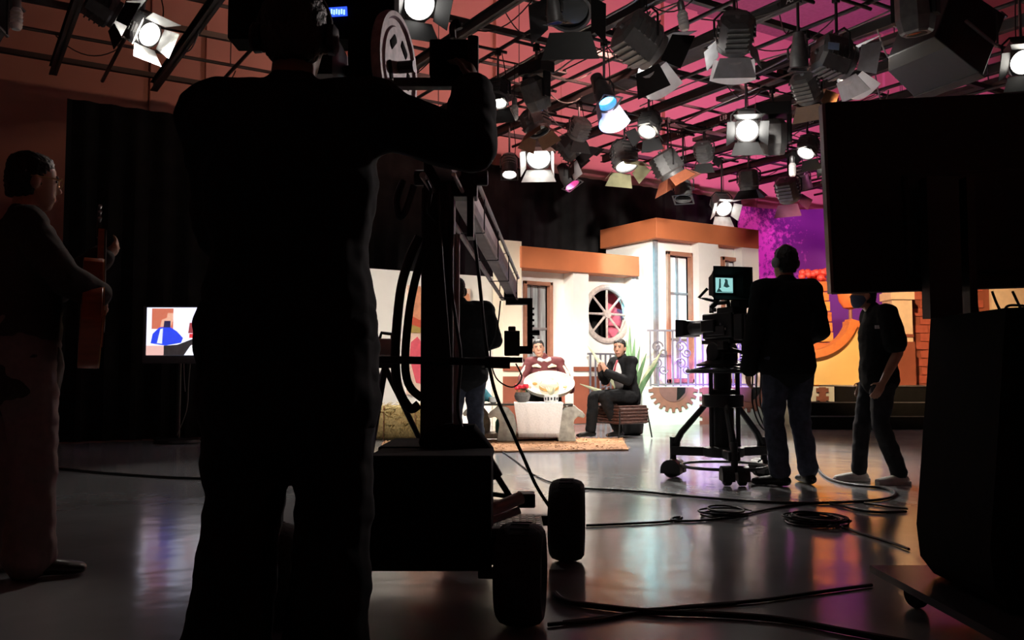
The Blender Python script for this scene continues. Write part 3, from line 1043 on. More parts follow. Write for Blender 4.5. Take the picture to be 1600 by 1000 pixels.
mb = MB(); mb.prism([(.80, -.028), (.98, -.036), (.99, 0), (.98, .036), (.80, .028)], tail + nb * .016, ax, sd, nb * .02 + ax * .0); hd = mb.build('headstock', SHOEB, g)
for k in range(3):
    for q in (-1, 1):
        mb = MB(); c = tail + nb * .026 + ax * (.84 + .05 * k) + sd * q * .045
        mb.cyl(c - sd * q * .015, c + sd * q * .012, .004, .009, 8); mb.build('tuning_peg', STEEL, hd)
for k in range(6):
    o_ = sd * (-.02 + .008 * k)
    mb = MB(); mb.cyl(tail + ax * .125 + nb * .058 + o_, tail + ax * .80 + nb * .057 + o_ * .9, .0008, n=4); mb.build('string', STEEL, g)

# --- crane operator, a near black silhouette
DO = 2.25
ot, D, HM, bo = person('crane operator in black seen from behind with right arm raised', C(XC(452, DO), DO), facing(0), {
    'sR': (.205, 0, 1.47), 'eR': (.455, .08, 1.415), 'wR': (.450, .20, 1.60), 'eL': (-.205, .08, 1.18), 'wL': (-.14, .30, 1.12),
    'hL': (-.10, 0, .94), 'kL': (-.115, .03, .5), 'aL': (-.14, -.04, .085), 'kR': (.11, .03, .5), 'aR': (.10, 0, .085), 'fL': (-.5, .8, 0)},
    1.80, jacket=(SUITB, .045, .22, 'long', 'jacket', .010, .026), trousers=(SUITB, .040, .035, .98), shoes=SHOEB, head_rot=(0, 0, 5),
    mats={'skin': mat('skin_dark', (.20, .10, .07), .5)}, hands={'R': dict(n=(-1, .3, 0), curl=.9), 'L': dict(n=(0, 0, -1), curl=.5)})
headphones(bo, HM, BLACK, 1.03)

# --- second camera assistant behind the crane post
DJ = 7.9
jt, D, HM, bo = person('man in black jacket and jeans standing behind the crane post', C(XC(728, DJ), DJ), facing(-20), {
    'head': (-.09, .05, 1.56), 'neck': (-.05, .0, 1.42), 'eR': (.27, .0, 1.12), 'wR': (.18, .24, 1.05), 'eL': (-.25, .05, 1.12), 'wL': (-.15, .28, 1.10)},
    1.70, jacket=(SUITB, .035, .10, 'long'), trousers=(JEAN, .018, .012), shoes=SHOEB, head_rot=(0, 0, 20))
headphones(bo, HM, DARKM)

# --- studio camera operator
DK = 6.72
kt, D, HM, bo = person('camera operator in long black jacket and jeans wearing headphones', C(XC(1230, DK), DK), facing(-6), {
    'eR': (.275, .02, 1.15), 'wR': (.20, .25, 1.06), 'eL': (-.265, -.02, 1.14), 'wL': (-.275, .06, .86), 'kL': (-.10, .04, .5), 'aL': (-.10, -.06, .085), 'fL': (-.75, .6, 0),
    'kR': (.10, .03, .5), 'aR': (.16, .03, .085), 'fR': (.1, 1, 0)},
    1.78, jacket=(SUITB, .036, .085, 'long'), trousers=(JEAN, .020, .02, .93), shoes=SHOEB, head_rot=(4, 0, 14))
headphones(bo, HM, mat('grey_plastic', (.35, .35, .36), .4), 1.02)

# --- masked crew member
DMk = 6.85
mt_, D, HM, bo = person('man in dark vest, jeans and pale sneakers wearing a face mask', C(XC(1372, DMk), DMk), facing(-88), {
    'head': (0, .10, 1.425), 'neck': (0, .02, 1.30), 'eL': (-.23, -.06, .98), 'wL': (-.24, .06, .76), 'eR': (.20, -.05, .98), 'wR': (.19, .05, .76),
    'kL': (-.09, .03, .45), 'aL': (-.10, -.10, .075), 'kR': (.09, .10, .45), 'aR': (.10, .13, .075)},
    1.56, jacket=(SUITB, .030, .06, 'short', 'vest'), trousers=(JEAND, .016, .010), shoes=SHOEW, head_rot=(4, 0, 0), mats={'sole': SOLEW})
mb = MB()
mb.rings([[HM @ (Vector((a * cos(2 * pi * q / 16), y + b_ * max(-.2, sin(2 * pi * q / 16)), z)) * .9) for q in range(16)]
          for z, a, b_, y in ((-.112, .030, .03, .05), (-.09, .056, .06, .036), (-.06, .066, .084, .022), (-.03, .073, .098, .012), (-.008, .066, .100, .010))])
link_mesh('face_mask', mesh_of(mb), mat('mask_blue', (.12, .16, .26), .8), bo)
ch = WM[mt_.name]
mb = MB(ch); mb.bb((-.175, .035, 1.16), (-.190, .085, 1.185)); mb.build('chest_badge', PAPER, mt_)

# --- host: seated, clapping
DH = 11.75
hl = C(XC(978, DH), DH)
WSHIRT = mat('white_shirt', (.78, .78, .78), .8, var=.04)
ht, D, HM, bo = person('host in black suit sitting on woven chair and clapping', hl, facing(-124), {
    'crotch': (0, .02, .50), 'pel': (0, -.02, .56), 'waist': (0, .0, .70), 'chest': (0, .03, .85), 'uch': (0, .05, .95), 'neck': (0, .06, 1.02), 'head': (0, .11, 1.165),
    'sR': (.18, .05, .985), 'sL': (-.18, .05, .985), 'eR': (.24, .16, .74), 'eL': (-.23, .17, .74), 'wR': (.07, .37, .84), 'wL': (-.05, .37, .84),
    'hR': (.09, .02, .53), 'hL': (-.09, .02, .53), 'kR': (.11, .46, .54), 'kL': (-.08, .45, .55), 'aR': (.10, .52, .105), 'aL': (-.07, .20, .105), 'fR': (.1, 1, 0), 'fL': (-.1, 1, 0)},
    1.72, jacket=(SUITB, .022, .02, 'long'), trousers=(SUITB, .018, .012), shoes=SHOEB, head_rot=(-3, 0, 30), vox=.007,
    hands={'R': dict(d=(-.25, .35, .9), n=(-1, .1, 0), t=1, curl=.12), 'L': dict(d=(.2, .35, .9), n=(1, .1, 0), t=-1, curl=.12)})
# shirt front and tie under the open jacket
Mh = WM[ht.name]
mb = MB(); mb.ell([(0, .095, .62), (0, .115, .72), (0, .142, .85), (0, .130, .95), (0, .11, 1.01)], [(.065, .05), (.085, .065), (.085, .062), (.06, .042), (.045, .03)], (1, 0, 0), 14)
sf = link_mesh('shirt', remesh(mb, .008, 2), WSHIRT, ht)
mb = MB(); mb.ell([(0, .200, .78), (0, .206, .86), (0, .178, .95), (0, .150, 1.0)], [(.028, .006), (.022, .006), (.016, .007), (.018, .012)], (1, 0, 0), 10)
link_mesh('tie', mesh_of(mb), mat('tie_red', (.40, .06, .08), .6, var=.4, scale=60), sf)
for k, w in (('R', 1), ('L', -1)):
    W, E = D['w' + k], D['e' + k]
    mb = MB(); mb.cyl(W - (W - E).normalized() * .06, W - (W - E).normalized() * .005, .052, .046, 14)
    link_mesh('shirt_cuff', mesh_of(mb), WSHIRT, sf)

# --- woven chair under the host
RAT = mat('woven_rattan', (.085, .033, .024), .6, var=.6, scale=22, bump=.6, stretch=(1, 1, 3))
ct = thing('woven_chair', 'brown woven rattan chair with thin black legs under the host', 'chair', hl, facing(-124))
Mc = WM[ct.name] @ Matrix.Translation((0, .09, 0)) @ Matrix.Diagonal((.86, .9, 1, 1))
mb = MB(Mc); mb.bb((-.29, -.27, .19), (.29, .27, .40)); mb.build('skirt', RAT, ct, bevel=.02)
for k in range(5):
    for q, (a, b_) in enumerate((((-.292, -.26), (-.292, .26)), ((.292, -.26), (.292, .26)), ((-.28, .272), (.28, .272)), ((-.28, -.272), (.28, -.272)))):
        z = .215 + .04 * k
        n_ = 14
        mb = MB(Mc)
        mb.tube([(a[0] + (b_[0] - a[0]) * j / n_ + (0 if q > 1 else (.006 if (j + k) % 2 else -.003)), a[1] + (b_[1] - a[1]) * j / n_ + ((.006 if (j + k) % 2 else -.003) if q > 1 else 0), z) for j in range(n_ + 1)], .015, 6)
        mb.build('woven_strand', RAT, ct)
mb = MB(Mc); mb.bb((-.28, -.26, .40), (.28, .27, .425)); mb.build('seat', RAT, ct, bevel=.01)
mb = MB(Mc); mb.ell([(0, -.20, .44), (0, -.215, .55), (0, -.22, .64)], [(.20, .02), (.20, .02), (.16, .015)], (1, 0, 0), 20); mb.build('backrest', SUITB, ct)
for sx in (-1, 1):
    for sy in (-1, 1):
        mb = MB(Mc); mb.tube([(sx * .27, sy * .25, .40), (sx * .30, sy * .28, .2), (sx * .32, sy * .31, .012)], .011, 8); mb.build('leg', BLACK, ct)

# --- guest in charro suit
DGu = 12.25
guest_l = C(XC(850, DGu), DGu)
MAR = mat('maroon_cloth', (.12, .022, .024), .8, var=.15, scale=30)
qt, D, HM, bo = person('guest in maroon charro jacket holding a white sombrero', guest_l, facing(180), {
    'crotch': (0, .02, .48), 'pel': (0, -.02, .55), 'waist': (0, .0, .70), 'chest': (0, .02, .85), 'uch': (0, .03, .96), 'neck': (0, .04, 1.03), 'head': (.08, .09, 1.175),
    'sR': (.20, .04, .985), 'sL': (-.20, .04, .985), 'eR': (.30, .13, .75), 'eL': (-.32, .13, .73), 'wR': (.28, .36, .66), 'wL': (-.34, .36, .62),
    'hR': (.10, .02, .52), 'hL': (-.10, .02, .52), 'kR': (.14, .45, .50), 'kL': (-.14, .45, .50), 'aR': (.14, .46, .085), 'aL': (-.14, .46, .085)},
    1.72, jacket=(MAR, .025, .02, 'long', 'charro_jacket'), trousers=(SUITB, .018, .012), shoes=SHOEB, head_rot=(0, 5, 0), vox=.0075,
    hands={'R': dict(d=(-.3, .8, .1), n=(-.6, 0, -.8), curl=.5), 'L': dict(d=(.3, .8, .1), n=(.6, 0, -.8), curl=.5)})
EMB = mat('cream_embroidery', (.75, .62, .48), .7, var=.3, scale=50)
for k in (-1, 1):
    mb = MB(); mb.ell([(.05 * k, .165, .92), (.10 * k, .158, .945), (.16 * k, .13, .935)], [(.012, .006), (.026, .008), (.012, .006)], (0, 0, 1), 10)
    link_mesh('embroidery', mesh_of(mb), EMB, qt)
    mb = MB(); S, E = D['sR' if k > 0 else 'sL'], D['eR' if k > 0 else 'eL']
    mb.ell([S * .8 + E * .2 + Vector((.03 * k, .055, 0)), S * .45 + E * .55 + Vector((.035 * k, .055, 0)), S * .1 + E * .9 + Vector((.03 * k, .05, 0))], [(.02, .012), (.03, .014), (.016, .01)], (1, 0, 0), 10)
    link_mesh('sleeve_embroidery', mesh_of(mb), EMB, qt)
mb = MB()
for k in range(4):
    mb.ball((-.075 + .05 * k, .172, .845), (.02, .01, .022), 8, 6)
link_mesh('silver_botonadura', mesh_of(mb), WSHIRT, qt)
mb = MB(); mb.ell([(-.075, .115, 1.03), (-.03, .135, 1.01), (0, .14, 1.015), (.03, .135, 1.01), (.075, .115, 1.03)], [(.03, .02), (.026, .02), (.012, .012), (.026, .02), (.03, .02)], (0, 0, 1), 12)
link_mesh('bow_tie', mesh_of(mb), WSHIRT, qt)
ct = thing('guest_chair', 'dark chair under the guest in maroon, behind the coffee table', 'chair', guest_l, facing(180))
Mc = WM[ct.name]
mb = MB(Mc); mb.bb((-.25, -.24, .34), (.25, .24, .40)); mb.build('seat', SUITB, ct, bevel=.015)
mb = MB(Mc); mb.bb((-.24, -.30, .42), (.24, -.255, .85)); mb.build('backrest', SUITB, ct, bevel=.015)
for sx in (-1, 1):
    for sy in (-1, 1):
        mb = MB(Mc); mb.cyl((sx * .22, sy * .21, .01), (sx * .22, sy * .21, .34), .014, n=8); mb.build('leg', BLACK, ct)
    mb = MB(Mc); mb.cyl((sx * .2, -.23, .37), (sx * .2, -.28, .5), .012, n=8); mb.build('back_post', BLACK, ct)

# sombrero, brim tipped towards the camera
so = P(858, 606, 11.82)
axs = (UP * .88 - FW * .47).normalized()
STRAW = mat('pale_straw', (.82, .74, .60), .7, var=.06, scale=60, bump=.2)
GOLD = mat('gold_thread', (.62, .36, .10), .5, var=.3, scale=40)
s_ = thing('sombrero', 'wide pale sombrero with gold motif held in the guest\'s lap', 'hat', so)
mb = MB(); mb.lathe([(.0, .015), (.12, .0), (.21, -.005), (.29, .03), (.325, .08), (.335, .08), (.305, .018), (.215, -.02), (.12, -.015), (.0, -.015)], so, axs, 40); mb.build('brim', STRAW, s_)
mb = MB(); mb.lathe([(.125, 0), (.12, .04), (.095, .08), (.06, .10), (.0, .105)], so, axs, 28); mb.build('crown', STRAW, s_)
mb = MB(); mb.lathe([(.127, .012), (.131, .015), (.128, .05), (.122, .05)], so, axs, 28, cap=False); mb.build('hat_band', GOLD, s_)
ux = axs.orthogonal().normalized(); uy = axs.cross(ux)
for k in range(5):
    a = 2 * pi * k / 5
    c = so + (ux * cos(a) + uy * sin(a)) * .215 + axs * .004
    mb = MB(); mb.ball(c, (.035, .035, .012), 8, 5, Matrix((ux, uy, axs)).transposed()); mb.build('gold_motif', GOLD, s_)
# ------------------------------------------------------------------ talk-show corner
RUG = mat('rug_tan', (.62, .33, .17), .95, var=.12, scale=14, bump=.15)
rp = [PZ(600, 690, .012), PZ(972, 685, .012), PZ(982, 703, .012), PZ(590, 708, .012)]
mb = MB(); mb.add([p + UP * dz for dz in (-.011, .008) for p in rp], [(0, 1, 2, 3), (4, 7, 6, 5), (0, 4, 5, 1), (1, 5, 6, 2), (2, 6, 7, 3), (3, 7, 4, 0)])
rug = mb.build('shag_rug', RUG, smooth=False)
tag(rug, 'tan shaggy rug under the coffee table', 'rug')
pile = MB()
random.seed(5)
for k in range(5000):
    u, v = random.random(), random.random()
    p = (rp[0] * (1 - u) + rp[1] * u) * (1 - v) + (rp[3] * (1 - u) + rp[2] * u) * v
    a = random.uniform(0, 2 * pi); q = Vector((.04 * cos(a), .04 * sin(a), random.uniform(.002, .007)))
    p = p + UP * .009
    w = Vector((-.008 * sin(a), .008 * cos(a), 0))
    pile.add([p - w, p + w, p + q + w, p + q - w], [(0, 1, 2, 3)])
o = pile.build('pile', RUG, rug, smooth=False); o['kind'] = 'stuff'

DT0, DT1 = 10.75, 11.45
ztab = .475
tx0, tx1 = XC(738, 11), XC(893, 11)
tb = thing('coffee_table', 'dark glass-topped coffee table with carved grey horse legs', 'table', C((tx0 + tx1) / 2, 11.1, 0), -YAW)
TGL = mat('table_glass', (.06, .065, .06), .08)
mb = MB(MC); mb.bb((tx0, DT0, ztab - .025), (tx1, DT1, ztab)); mb.build('table_top', TGL, tb, bevel=.004)
mb = MB(MC); mb.bb((tx0 + .1, DT0 + .1, .05), (tx1 - .12, DT1 - .1, .11)); mb.build('lower_shelf', mat('shelf_brown', (.16, .12, .09), .4, var=.4, scale=9, stretch=(5, 1, 1)), tb, bevel=.005)
HORSE = mat('carved_grey', (.36, .36, .32), .45, var=.3, scale=14)
horse = [(-.09, 0), (.12, 0), (.11, .1), (.09, .2), (.10, .27), (.14, .31), (.21, .29), (.235, .325), (.20, .375), (.15, .41), (.10, .46), (.08, .445), (.06, .46), (-.02, .42), (-.09, .33), (-.12, .2), (-.11, .08)]
for px_, dd, fl in ((884, DT0 + .02, 1), (792, DT0 + .02, -1), (868, DT1 - .14, 1), (752, DT1 - .14, -1)):
    x_ = XC(px_, dd)
    mb = MB(MC); mb.prism([(x_ + fl * a, b_ * .95 + .022) for a, b_ in horse], (0, dd, 0), (1, 0, 0), (0, 0, 1), (0, .09, 0))
    mb.build('horse_leg', HORSE, tb, smooth=False, bevel=.018)
# lace cloth
LACE = mat('white_lace', (.82, .80, .78), .85, var=.06, scale=60, bump=.3)
cl = thing('table_runner', 'white lace cloth hanging over the front of the coffee table', 'tablecloth', C(XC(842, 10.74), 10.74, ztab), -YAW)
mb = MB(MC)
xs0, xs1 = XC(803, DT0), XC(880, DT0)
nx, nz = 24, 8
vs, fs = [], []
for i in range(nx + 1):
    for k in range(nz + 1):
        u, v = i / nx, k / nz
        sh = .012 * sin(u * 26) * v
        x = xs0 + (xs1 - xs0) * (.5 + (u - .5) * (1 - .18 * v))
        vs.append((x, DT0 - .012 - sh - .01 * v, ztab + .006 - v * .36))
for i in range(nx):
    for k in range(nz):
        a = i * (nz + 1) + k
        fs.append((a, a + 1, a + nz + 2, a + nz + 1))
n0 = len(vs)
vs += [(x, y - .004, z) for x, y, z in vs]
fs += [tuple(reversed([q + n0 for q in f])) for f in fs]
mb.add(vs, fs); mb.build('hanging_panel', LACE, cl)
mb = MB(MC); mb.bb((xs0, DT0 - .016, ztab + .002), (xs1, DT0 + .45, ztab + .008)); mb.build('top_panel', LACE, cl, smooth=False)
for i in range(30):
    u = (i + .5) / 30
    x = xs0 + (xs1 - xs0) * (.5 + (u - .5) * .82)
    mb = MB(MC); mb.cyl((x, DT0 - .028, ztab - .35), (x, DT0 - .028, ztab - .40), .006, .003, 5); mb.build('fringe_tassel', LACE, cl)

# things on the table
zt_ = ztab + .009
f = thing('flower_bowl', 'red carnations in a dark stone bowl on the coffee table', 'flowers', C(XC(816, 11.0), 11.0, ztab), -YAW)
mb = MB(MC); mb.lathe([(.05, 0), (.085, .03), (.10, .08), (.085, .12), (.075, .12), (.085, .08), (.06, .03), (0, .02)], (XC(816, 11.0), 11.0, zt_), (0, 0, 1), 20); mb.build('bowl', mat('stone_dark', (.10, .09, .085), .8, bump=.4, scale=40), f)
REDF = mat('red_petal', (.75, .02, .05), .6, var=.25, scale=40)
random.seed(9)
for k in range(7):
    a = 2 * pi * k / 7
    c = Vector((XC(816, 11.0) + .07 * cos(a) * (k > 0), 11.0 + .05 * sin(a) * (k > 0), zt_ + .17 + .03 * random.random()))
    mb = MB(MC)
    for q in range(10):
        b_ = 2 * pi * q / 10
        mb.ball(c + Vector((.018 * cos(b_), .018 * sin(b_), .008 * (q % 2))), (.016, .016, .020), 6, 4)
    fo = mb.build('blossom', REDF, f)
    mb = MB(MC); mb.cyl((c.x, c.y, zt_ + .08), c, .004, n=5); mb.build('stem', mat('stem_green', (.06, .16, .04), .6), fo)
f = thing('succulent_pot', 'white printed pot with a pale succulent on the lace cloth', 'potted plant', C(XC(861, 10.95), 10.95, ztab), -YAW)
xs_ = XC(861, 10.95)
mb = MB(MC); mb.lathe([(.07, 0), (.085, .005), (.09, .09), (.08, .09), (.075, .02), (0, .02)], (xs_, 10.95, zt_), (0, 0, 1), 22); pot = mb.build('pot', WHITE, f)
for k in range(5):
    a = -pi / 2 - .9 + .45 * k
    c = Vector((xs_ + .088 * cos(a), 10.95 + .088 * sin(a), zt_ + .045))
    mb = MB(MC); mb.box(c, (.02, .006, .03 + .012 * (k % 2)), Matrix.Rotation(a + pi / 2, 3, 'Z')); mb.build('printed_mark', BLACK, pot, smooth=False)
for k in range(11):
    a = 2 * pi * k / 11
    r = .05 if k % 2 else .03
    mb = MB(MC); mb.ell([(xs_, 10.95, zt_ + .08), (xs_ + r * .7 * cos(a), 10.95 + r * .7 * sin(a), zt_ + .13), (xs_ + r * 1.3 * cos(a), 10.95 + r * 1.3 * sin(a), zt_ + .18)], [(.012, .006), (.018, .006), (.004, .003)], None, 8)
    mb.build('leaf', mat('pale_leaf', (.70, .68, .48), .6), f)
t = thing('tea_cup', 'small white cup at the left end of the coffee table', 'cup', C(XC(771, 11.0), 11.0, zt_), -YAW)
mb = MB(MC); mb.lathe([(.03, 0), (.05, .01), (.06, .07), (.055, .07), (.045, .015), (0, .012)], (XC(771, 11.0), 11.0, ztab + .001), (0, 0, 1), 18); mb.build('bowl', WHITE, t)
mb = MB(MC); mb.tube([(XC(771, 11.0) + .052 + .025 * sin(pi * k / 8), 11.0, ztab + .055 - .04 * k / 8) for k in range(9)], .006, 6); mb.build('handle', WHITE, t)
TEAL = mat('teal_cloth', (.05, .22, .28), .8, var=.3, scale=12)
mb = MB(MC); mb.ell([(XC(748, 11.1), 11.1, ztab + .06), (XC(757, 11.1), 11.1, ztab + .10), (XC(765, 11.1), 11.1, ztab + .05)], [(.07, .05), (.09, .09), (.05, .045)], (0, 1, 0), 14)
tag(mb.build('folded_shawl', TEAL), 'crumpled teal shawl on the left end of the coffee table', 'cloth')
for k, (px_, h_) in enumerate(((779, .21), (793, .17))):
    x_ = XC(px_, 11.05)
    t = thing('water_bottle', ('taller' if k == 0 else 'shorter') + ' teal glass bottle on the lower shelf of the table', 'bottle', C(x_, 11.05, .111), -YAW, 'teal bottles under the table')
    mb = MB(MC); mb.lathe([(.03, 0), (.04, .01), (.04, h_ * .6), (.018, h_ * .8), (.016, h_ * .92), (.0, h_ * .92)], (x_, 11.05, .112), (0, 0, 1), 16); mb.build('glass', mat('teal_glass', (.10, .42, .42), .1), t)
    mb = MB(MC); mb.cyl((x_, 11.05, .112 + h_ * .92), (x_, 11.05, .112 + h_), .019, n=12); mb.build('cap', WHITE, t)

# agave-like plant behind the host
AG = mat('agave_leaf', (.16, .30, .14), .45, var=.5, scale=10, stretch=(1, 1, .2))
AGP = mat('agave_pale', (.50, .52, .34), .5, var=.4, scale=10)
DP = 12.35
pp = C(XC(984, DP), DP)
t = thing('agave_plant', 'large spiky agave in a dark pot behind the host', 'plant', pp, -YAW)
mb = MB(MC); mb.lathe([(.13, 0), (.17, .02), (.20, .30), (.21, .34), (.19, .34), (.17, .28), (0, .27)], (XC(984, DP), DP, .001), (0, 0, 1), 24); mb.build('pot', BLACK, t)
tips = [(918, 540, -.1, 1), (906, 600, -.25, 1), (930, 560, .1, 1), (984, 508, .15, 0), (992, 528, -.1, 0), (979, 530, 0, 0), (1010, 552, -.15, 0), (1036, 545, -.2, 1), (1028, 566, -.3, 0), (1000, 540, .1, 0), (960, 545, .2, 0), (1016, 585, -.2, 0)]
base = Vector((XC(984, DP), DP, .30))
for px_, py_, dy, pale in tips:
    dtip = DP + dy
    tip = Vector((XC(px_, dtip), dtip, ZC(py_, dtip)))
    mid = base.lerp(tip, .5) + Vector((0, 0, .07))
    mb = MB(MC)
    mb.ell([base, base.lerp(mid, .5) + Vector((0, 0, .02)), mid, mid.lerp(tip, .6), tip], [(.03, .012), (.042, .010), (.036, .008), (.02, .006), (.003, .003)], (tip - base).cross(Vector((0, 1, .2))), 10)
    mb.build('leaf', AGP if pale else AG, t)

# hay bale and flower stand at the left end of the set
HAY = mat('hay', (.78, .55, .25), .95, var=.5, scale=30, bump=.8, stretch=(6, 1, 1))
DHy = 11.6
hx = XC(628, DHy)
t = thing('hay_bale', 'straw hay bale beside the crane post at the set', 'hay bale', C(hx, DHy, 0), -YAW)
mb = MB(MC); mb.bb((hx - .45, DHy - .2, .001), (hx + .45, DHy + .25, .42)); mb.build('bale', HAY, t, bevel=.04)
random.seed(4)
mb = MB(MC)
for k in range(260):
    p = Vector((hx + random.uniform(-.45, .45), DHy - .2 - random.uniform(0, .02), random.uniform(.02, .42)))
    if k % 2:
        p = Vector((p.x, DHy + random.uniform(-.2, .2), .42))
    d_ = Vector((random.uniform(-.1, .1), random.uniform(-.03, .01), random.uniform(-.04, .05)))
    mb.tube([p, p + d_], .004, 4)
o = mb.build('loose_straw', HAY, t); o['kind'] = 'stuff'
for k in (-1, 1):
    mb = MB(MC); mb.tube([(hx + k * .2, DHy - .21, .0), (hx + k * .2, DHy - .215, .42), (hx + k * .2, DHy + .2, .43)], .006, 5); mb.build('twine', TRIM, t)

# ------------------------------------------------------------------ studio camera on pedestal
RIGM0 = mat('camera_grey', (.30, .30, .31), .5)
DCm = 7.05
bx = XC(1128, DCm)
ped = thing('studio_camera', 'large black studio camera with hooded viewfinder on a wheeled pedestal', 'camera', C(bx, DCm), -YAW)


def pm():
    return MB(Matrix.Rotation(-YAW, 4, 'Z') @ Matrix.Translation((bx, DCm, 0)))


def zz(py, d=DCm):
    return ZC(py, d)


pm_ = pm(); pm_.lathe([(.085, .24), (.085, .62), (.105, .63), (.105, .70), (.07, .71), (.07, .86), (.09, .87), (.09, .90), (.0, .90)], (0, 0, 0), (0, 0, 1), 20); pm_.build('pedestal_column', BLACK, ped)
for a in (90, 210, 330):
    m_ = pm(); m_.cyl((.12 * cos(radians(a)), .12 * sin(radians(a)), .26), (.12 * cos(radians(a)), .12 * sin(radians(a)), .85), .018, n=10); m_.build('pneumatic_rod', DARKM, ped)
m_ = pm(); m_.lathe([(.11, .56), (.16, .57), (.16, .66), (.11, .67)], (0, 0, 0), (0, 0, 1), 18); m_.build('collar', BLACK, ped)
m_ = pm(); m_.tube([(.27 * cos(2 * pi * a / 36), .27 * sin(2 * pi * a / 36), .845) for a in range(36)], .016, 8, closed=True); ring = m_.build('steering_ring', BLACK, ped)
for a in (30, 150, 270):
    m_ = pm(); m_.cyl((.09 * cos(radians(a)), .09 * sin(radians(a)), .88), (.27 * cos(radians(a)), .27 * sin(radians(a)), .845), .014, n=8); m_.build('ring_spoke', BLACK, ring)
m_ = pm(); m_.lathe([(.12, .90), (.20, .885), (.20, .90), (.12, .93)], (0, 0, 0), (0, 0, 1), 20); m_.build('top_plate', BLACK, ped)
# dolly
for i, a in enumerate((268, 25, 155)):
    ca, sa = cos(radians(a)), sin(radians(a))
    R3 = Matrix.Rotation(radians(a), 3, 'Z')
    m_ = pm(); m_.box((ca * .2, sa * .2, .215), (.42, .09, .07), R3); arm_ = m_.build('dolly_arm', BLACK, ped, bevel=.008)
    m_ = pm(); m_.tube([(ca * .38, sa * .38, .27), (ca * .33, sa * .33, .36), (ca * .12, sa * .12, .60)], [.03, .026, .022], 10); m_.build('dolly_strut', BLACK, ped)
    m_ = pm(); m_.cyl((ca * .40, sa * .40, .10), (ca * .40, sa * .40, .32), .026, n=12); m_.box((ca * .37, sa * .37, .26), (.05, .03, .09), R3); m_.build('caster_post', BLACK, arm_)
    for s in (-1, 1):
        c = Vector((ca * .40 - sa * s * .055, sa * .40 + ca * s * .055, .068))
        axd = Vector((-sa, ca, 0))
        m_ = pm(); m_.lathe([(.02, -.03), (.055, -.03), (.066, -.02), (.066, .02), (.055, .03), (.02, .03)], c, axd, 20); m_.build('wheel', RUBBER, arm_)
        m_ = pm()
        m_.rings([[c + axd * y + Vector((ca, sa, 0)) * .08 * cos(th) + UP * .08 * sin(th) for th in [pi * k / 10 for k in range(11)]] + [c + axd * y + Vector((ca, sa, 0)) * -.08 + UP * -.03, c + axd * y + Vector((ca, sa, 0)) * .08 + UP * -.03] for y in (-.045, .045)])
        m_.build('cable_guard', BLACK, arm_)
m_ = pm(); m_.tube([(.33 * cos(2 * pi * a / 36), .33 * sin(2 * pi * a / 36), .11) for a in range(36)], .012, 8, closed=True); m_.build('foot_ring', BLACK, ped)
m_ = pm(); m_.lathe([(.15, .18), (.16, .19), (.16, .25), (.10, .26)], (0, 0, 0), (0, 0, 1), 18); m_.build('hub', BLACK, ped)
# head and camera: optical axis turned to the left of the picture
Rc = Matrix.Rotation(radians(27), 4, 'Z')     # local +Y is the optical axis


def camB():
    return MB(Matrix.Rotation(-YAW, 4, 'Z') @ Matrix.Translation((bx, DCm, 0)) @ Rc)


m_ = camB(); m_.box((0, 0, .955), (.15, .20, .07)); m_.cyl((-.10, 0, 1.0), (.10, 0, 1.0), .075, n=18); m_.box((0, 0, 1.075), (.13, .34, .03)); m_.build('pan_head', BLACK, ped, bevel=.006)
m_ = camB(); m_.box((0, -.03, 1.20), (.15, .36, .20)); m_.box((0, -.12, 1.31), (.14, .20, .06)); cb = m_.build('camera_body', BLACK, ped, bevel=.012)
m_ = camB(); m_.box((0, -.26, 1.18), (.13, .10, .20)); m_.build('battery_adapter', DARKM, cb, bevel=.008)
m_ = camB(); m_.tube([(0, .12, 1.31), (0, .12, 1.37), (0, .06, 1.385), (0, -.08, 1.385), (0, -.1, 1.33)], .018, 8); m_.build('top_handle', BLACK, cb)
m_ = camB(); m_.cyl((0, .15, 1.20), (0, .30, 1.20), .058, .058, 20); m_.cyl((0, .30, 1.20), (0, .36, 1.20), .052, .062, 20); ln = m_.build('zoom_lens', DARKM, ped)
m_ = camB(); m_.rings([[(x * a, y, 1.20 + z * b_) for x, z in ((-1, -1), (1, -1), (1, 1), (-1, 1))] for y, a, b_ in ((.355, .060, .055), (.375, .085, .066), (.47, .092, .072))]); m_.build('lens_hood', BLACK, ln, smooth=False)
m_ = camB(); m_.box((-.085, .06, 1.20), (.03, .16, .10)); m_.build('lens_motor', BLACK, ln, bevel=.01)
for k in range(5):
    m_ = camB(); m_.cyl((.075, -.12 + .05 * k, 1.17 + .03 * (k % 2)), (.082, -.12 + .05 * k, 1.17 + .03 * (k % 2)), .010, n=10); m_.build('knob', GREYM, cb)
    m_ = camB(); m_.cyl((-.075, -.14 + .06 * k, 1.17 + .04 * (k % 2)), (-.083, -.14 + .06 * k, 1.17 + .04 * (k % 2)), .010, n=10); m_.build('knob', GREYM, cb)
for nm, c_, sz, m2 in (('control_panel', (.08, -.05, 1.16), (.012, .20, .07), DARKM), ('control_panel', (-.08, -.02, 1.16), (.012, .22, .07), DARKM), ('tally_lamp', (0, .10, 1.335), (.05, .03, .03), RIGM0), ('top_box', (.02, -.19, 1.36), (.10, .10, .06), BLACK),
                       ('side_box', (.105, -.10, 1.25), (.04, .12, .10), BLACK), ('wedge_plate', (0, 0, 1.098), (.10, .30, .012), DARKM), ('focus_demand', (-.16, -.20, 1.04), (.05, .07, .06), BLACK), ('rear_panel', (0, -.325, 1.20), (.11, .02, .14), DARKM)):
    m_ = camB(); m_.box(c_, sz); m_.build(nm, m2, cb, smooth=False, bevel=.005)
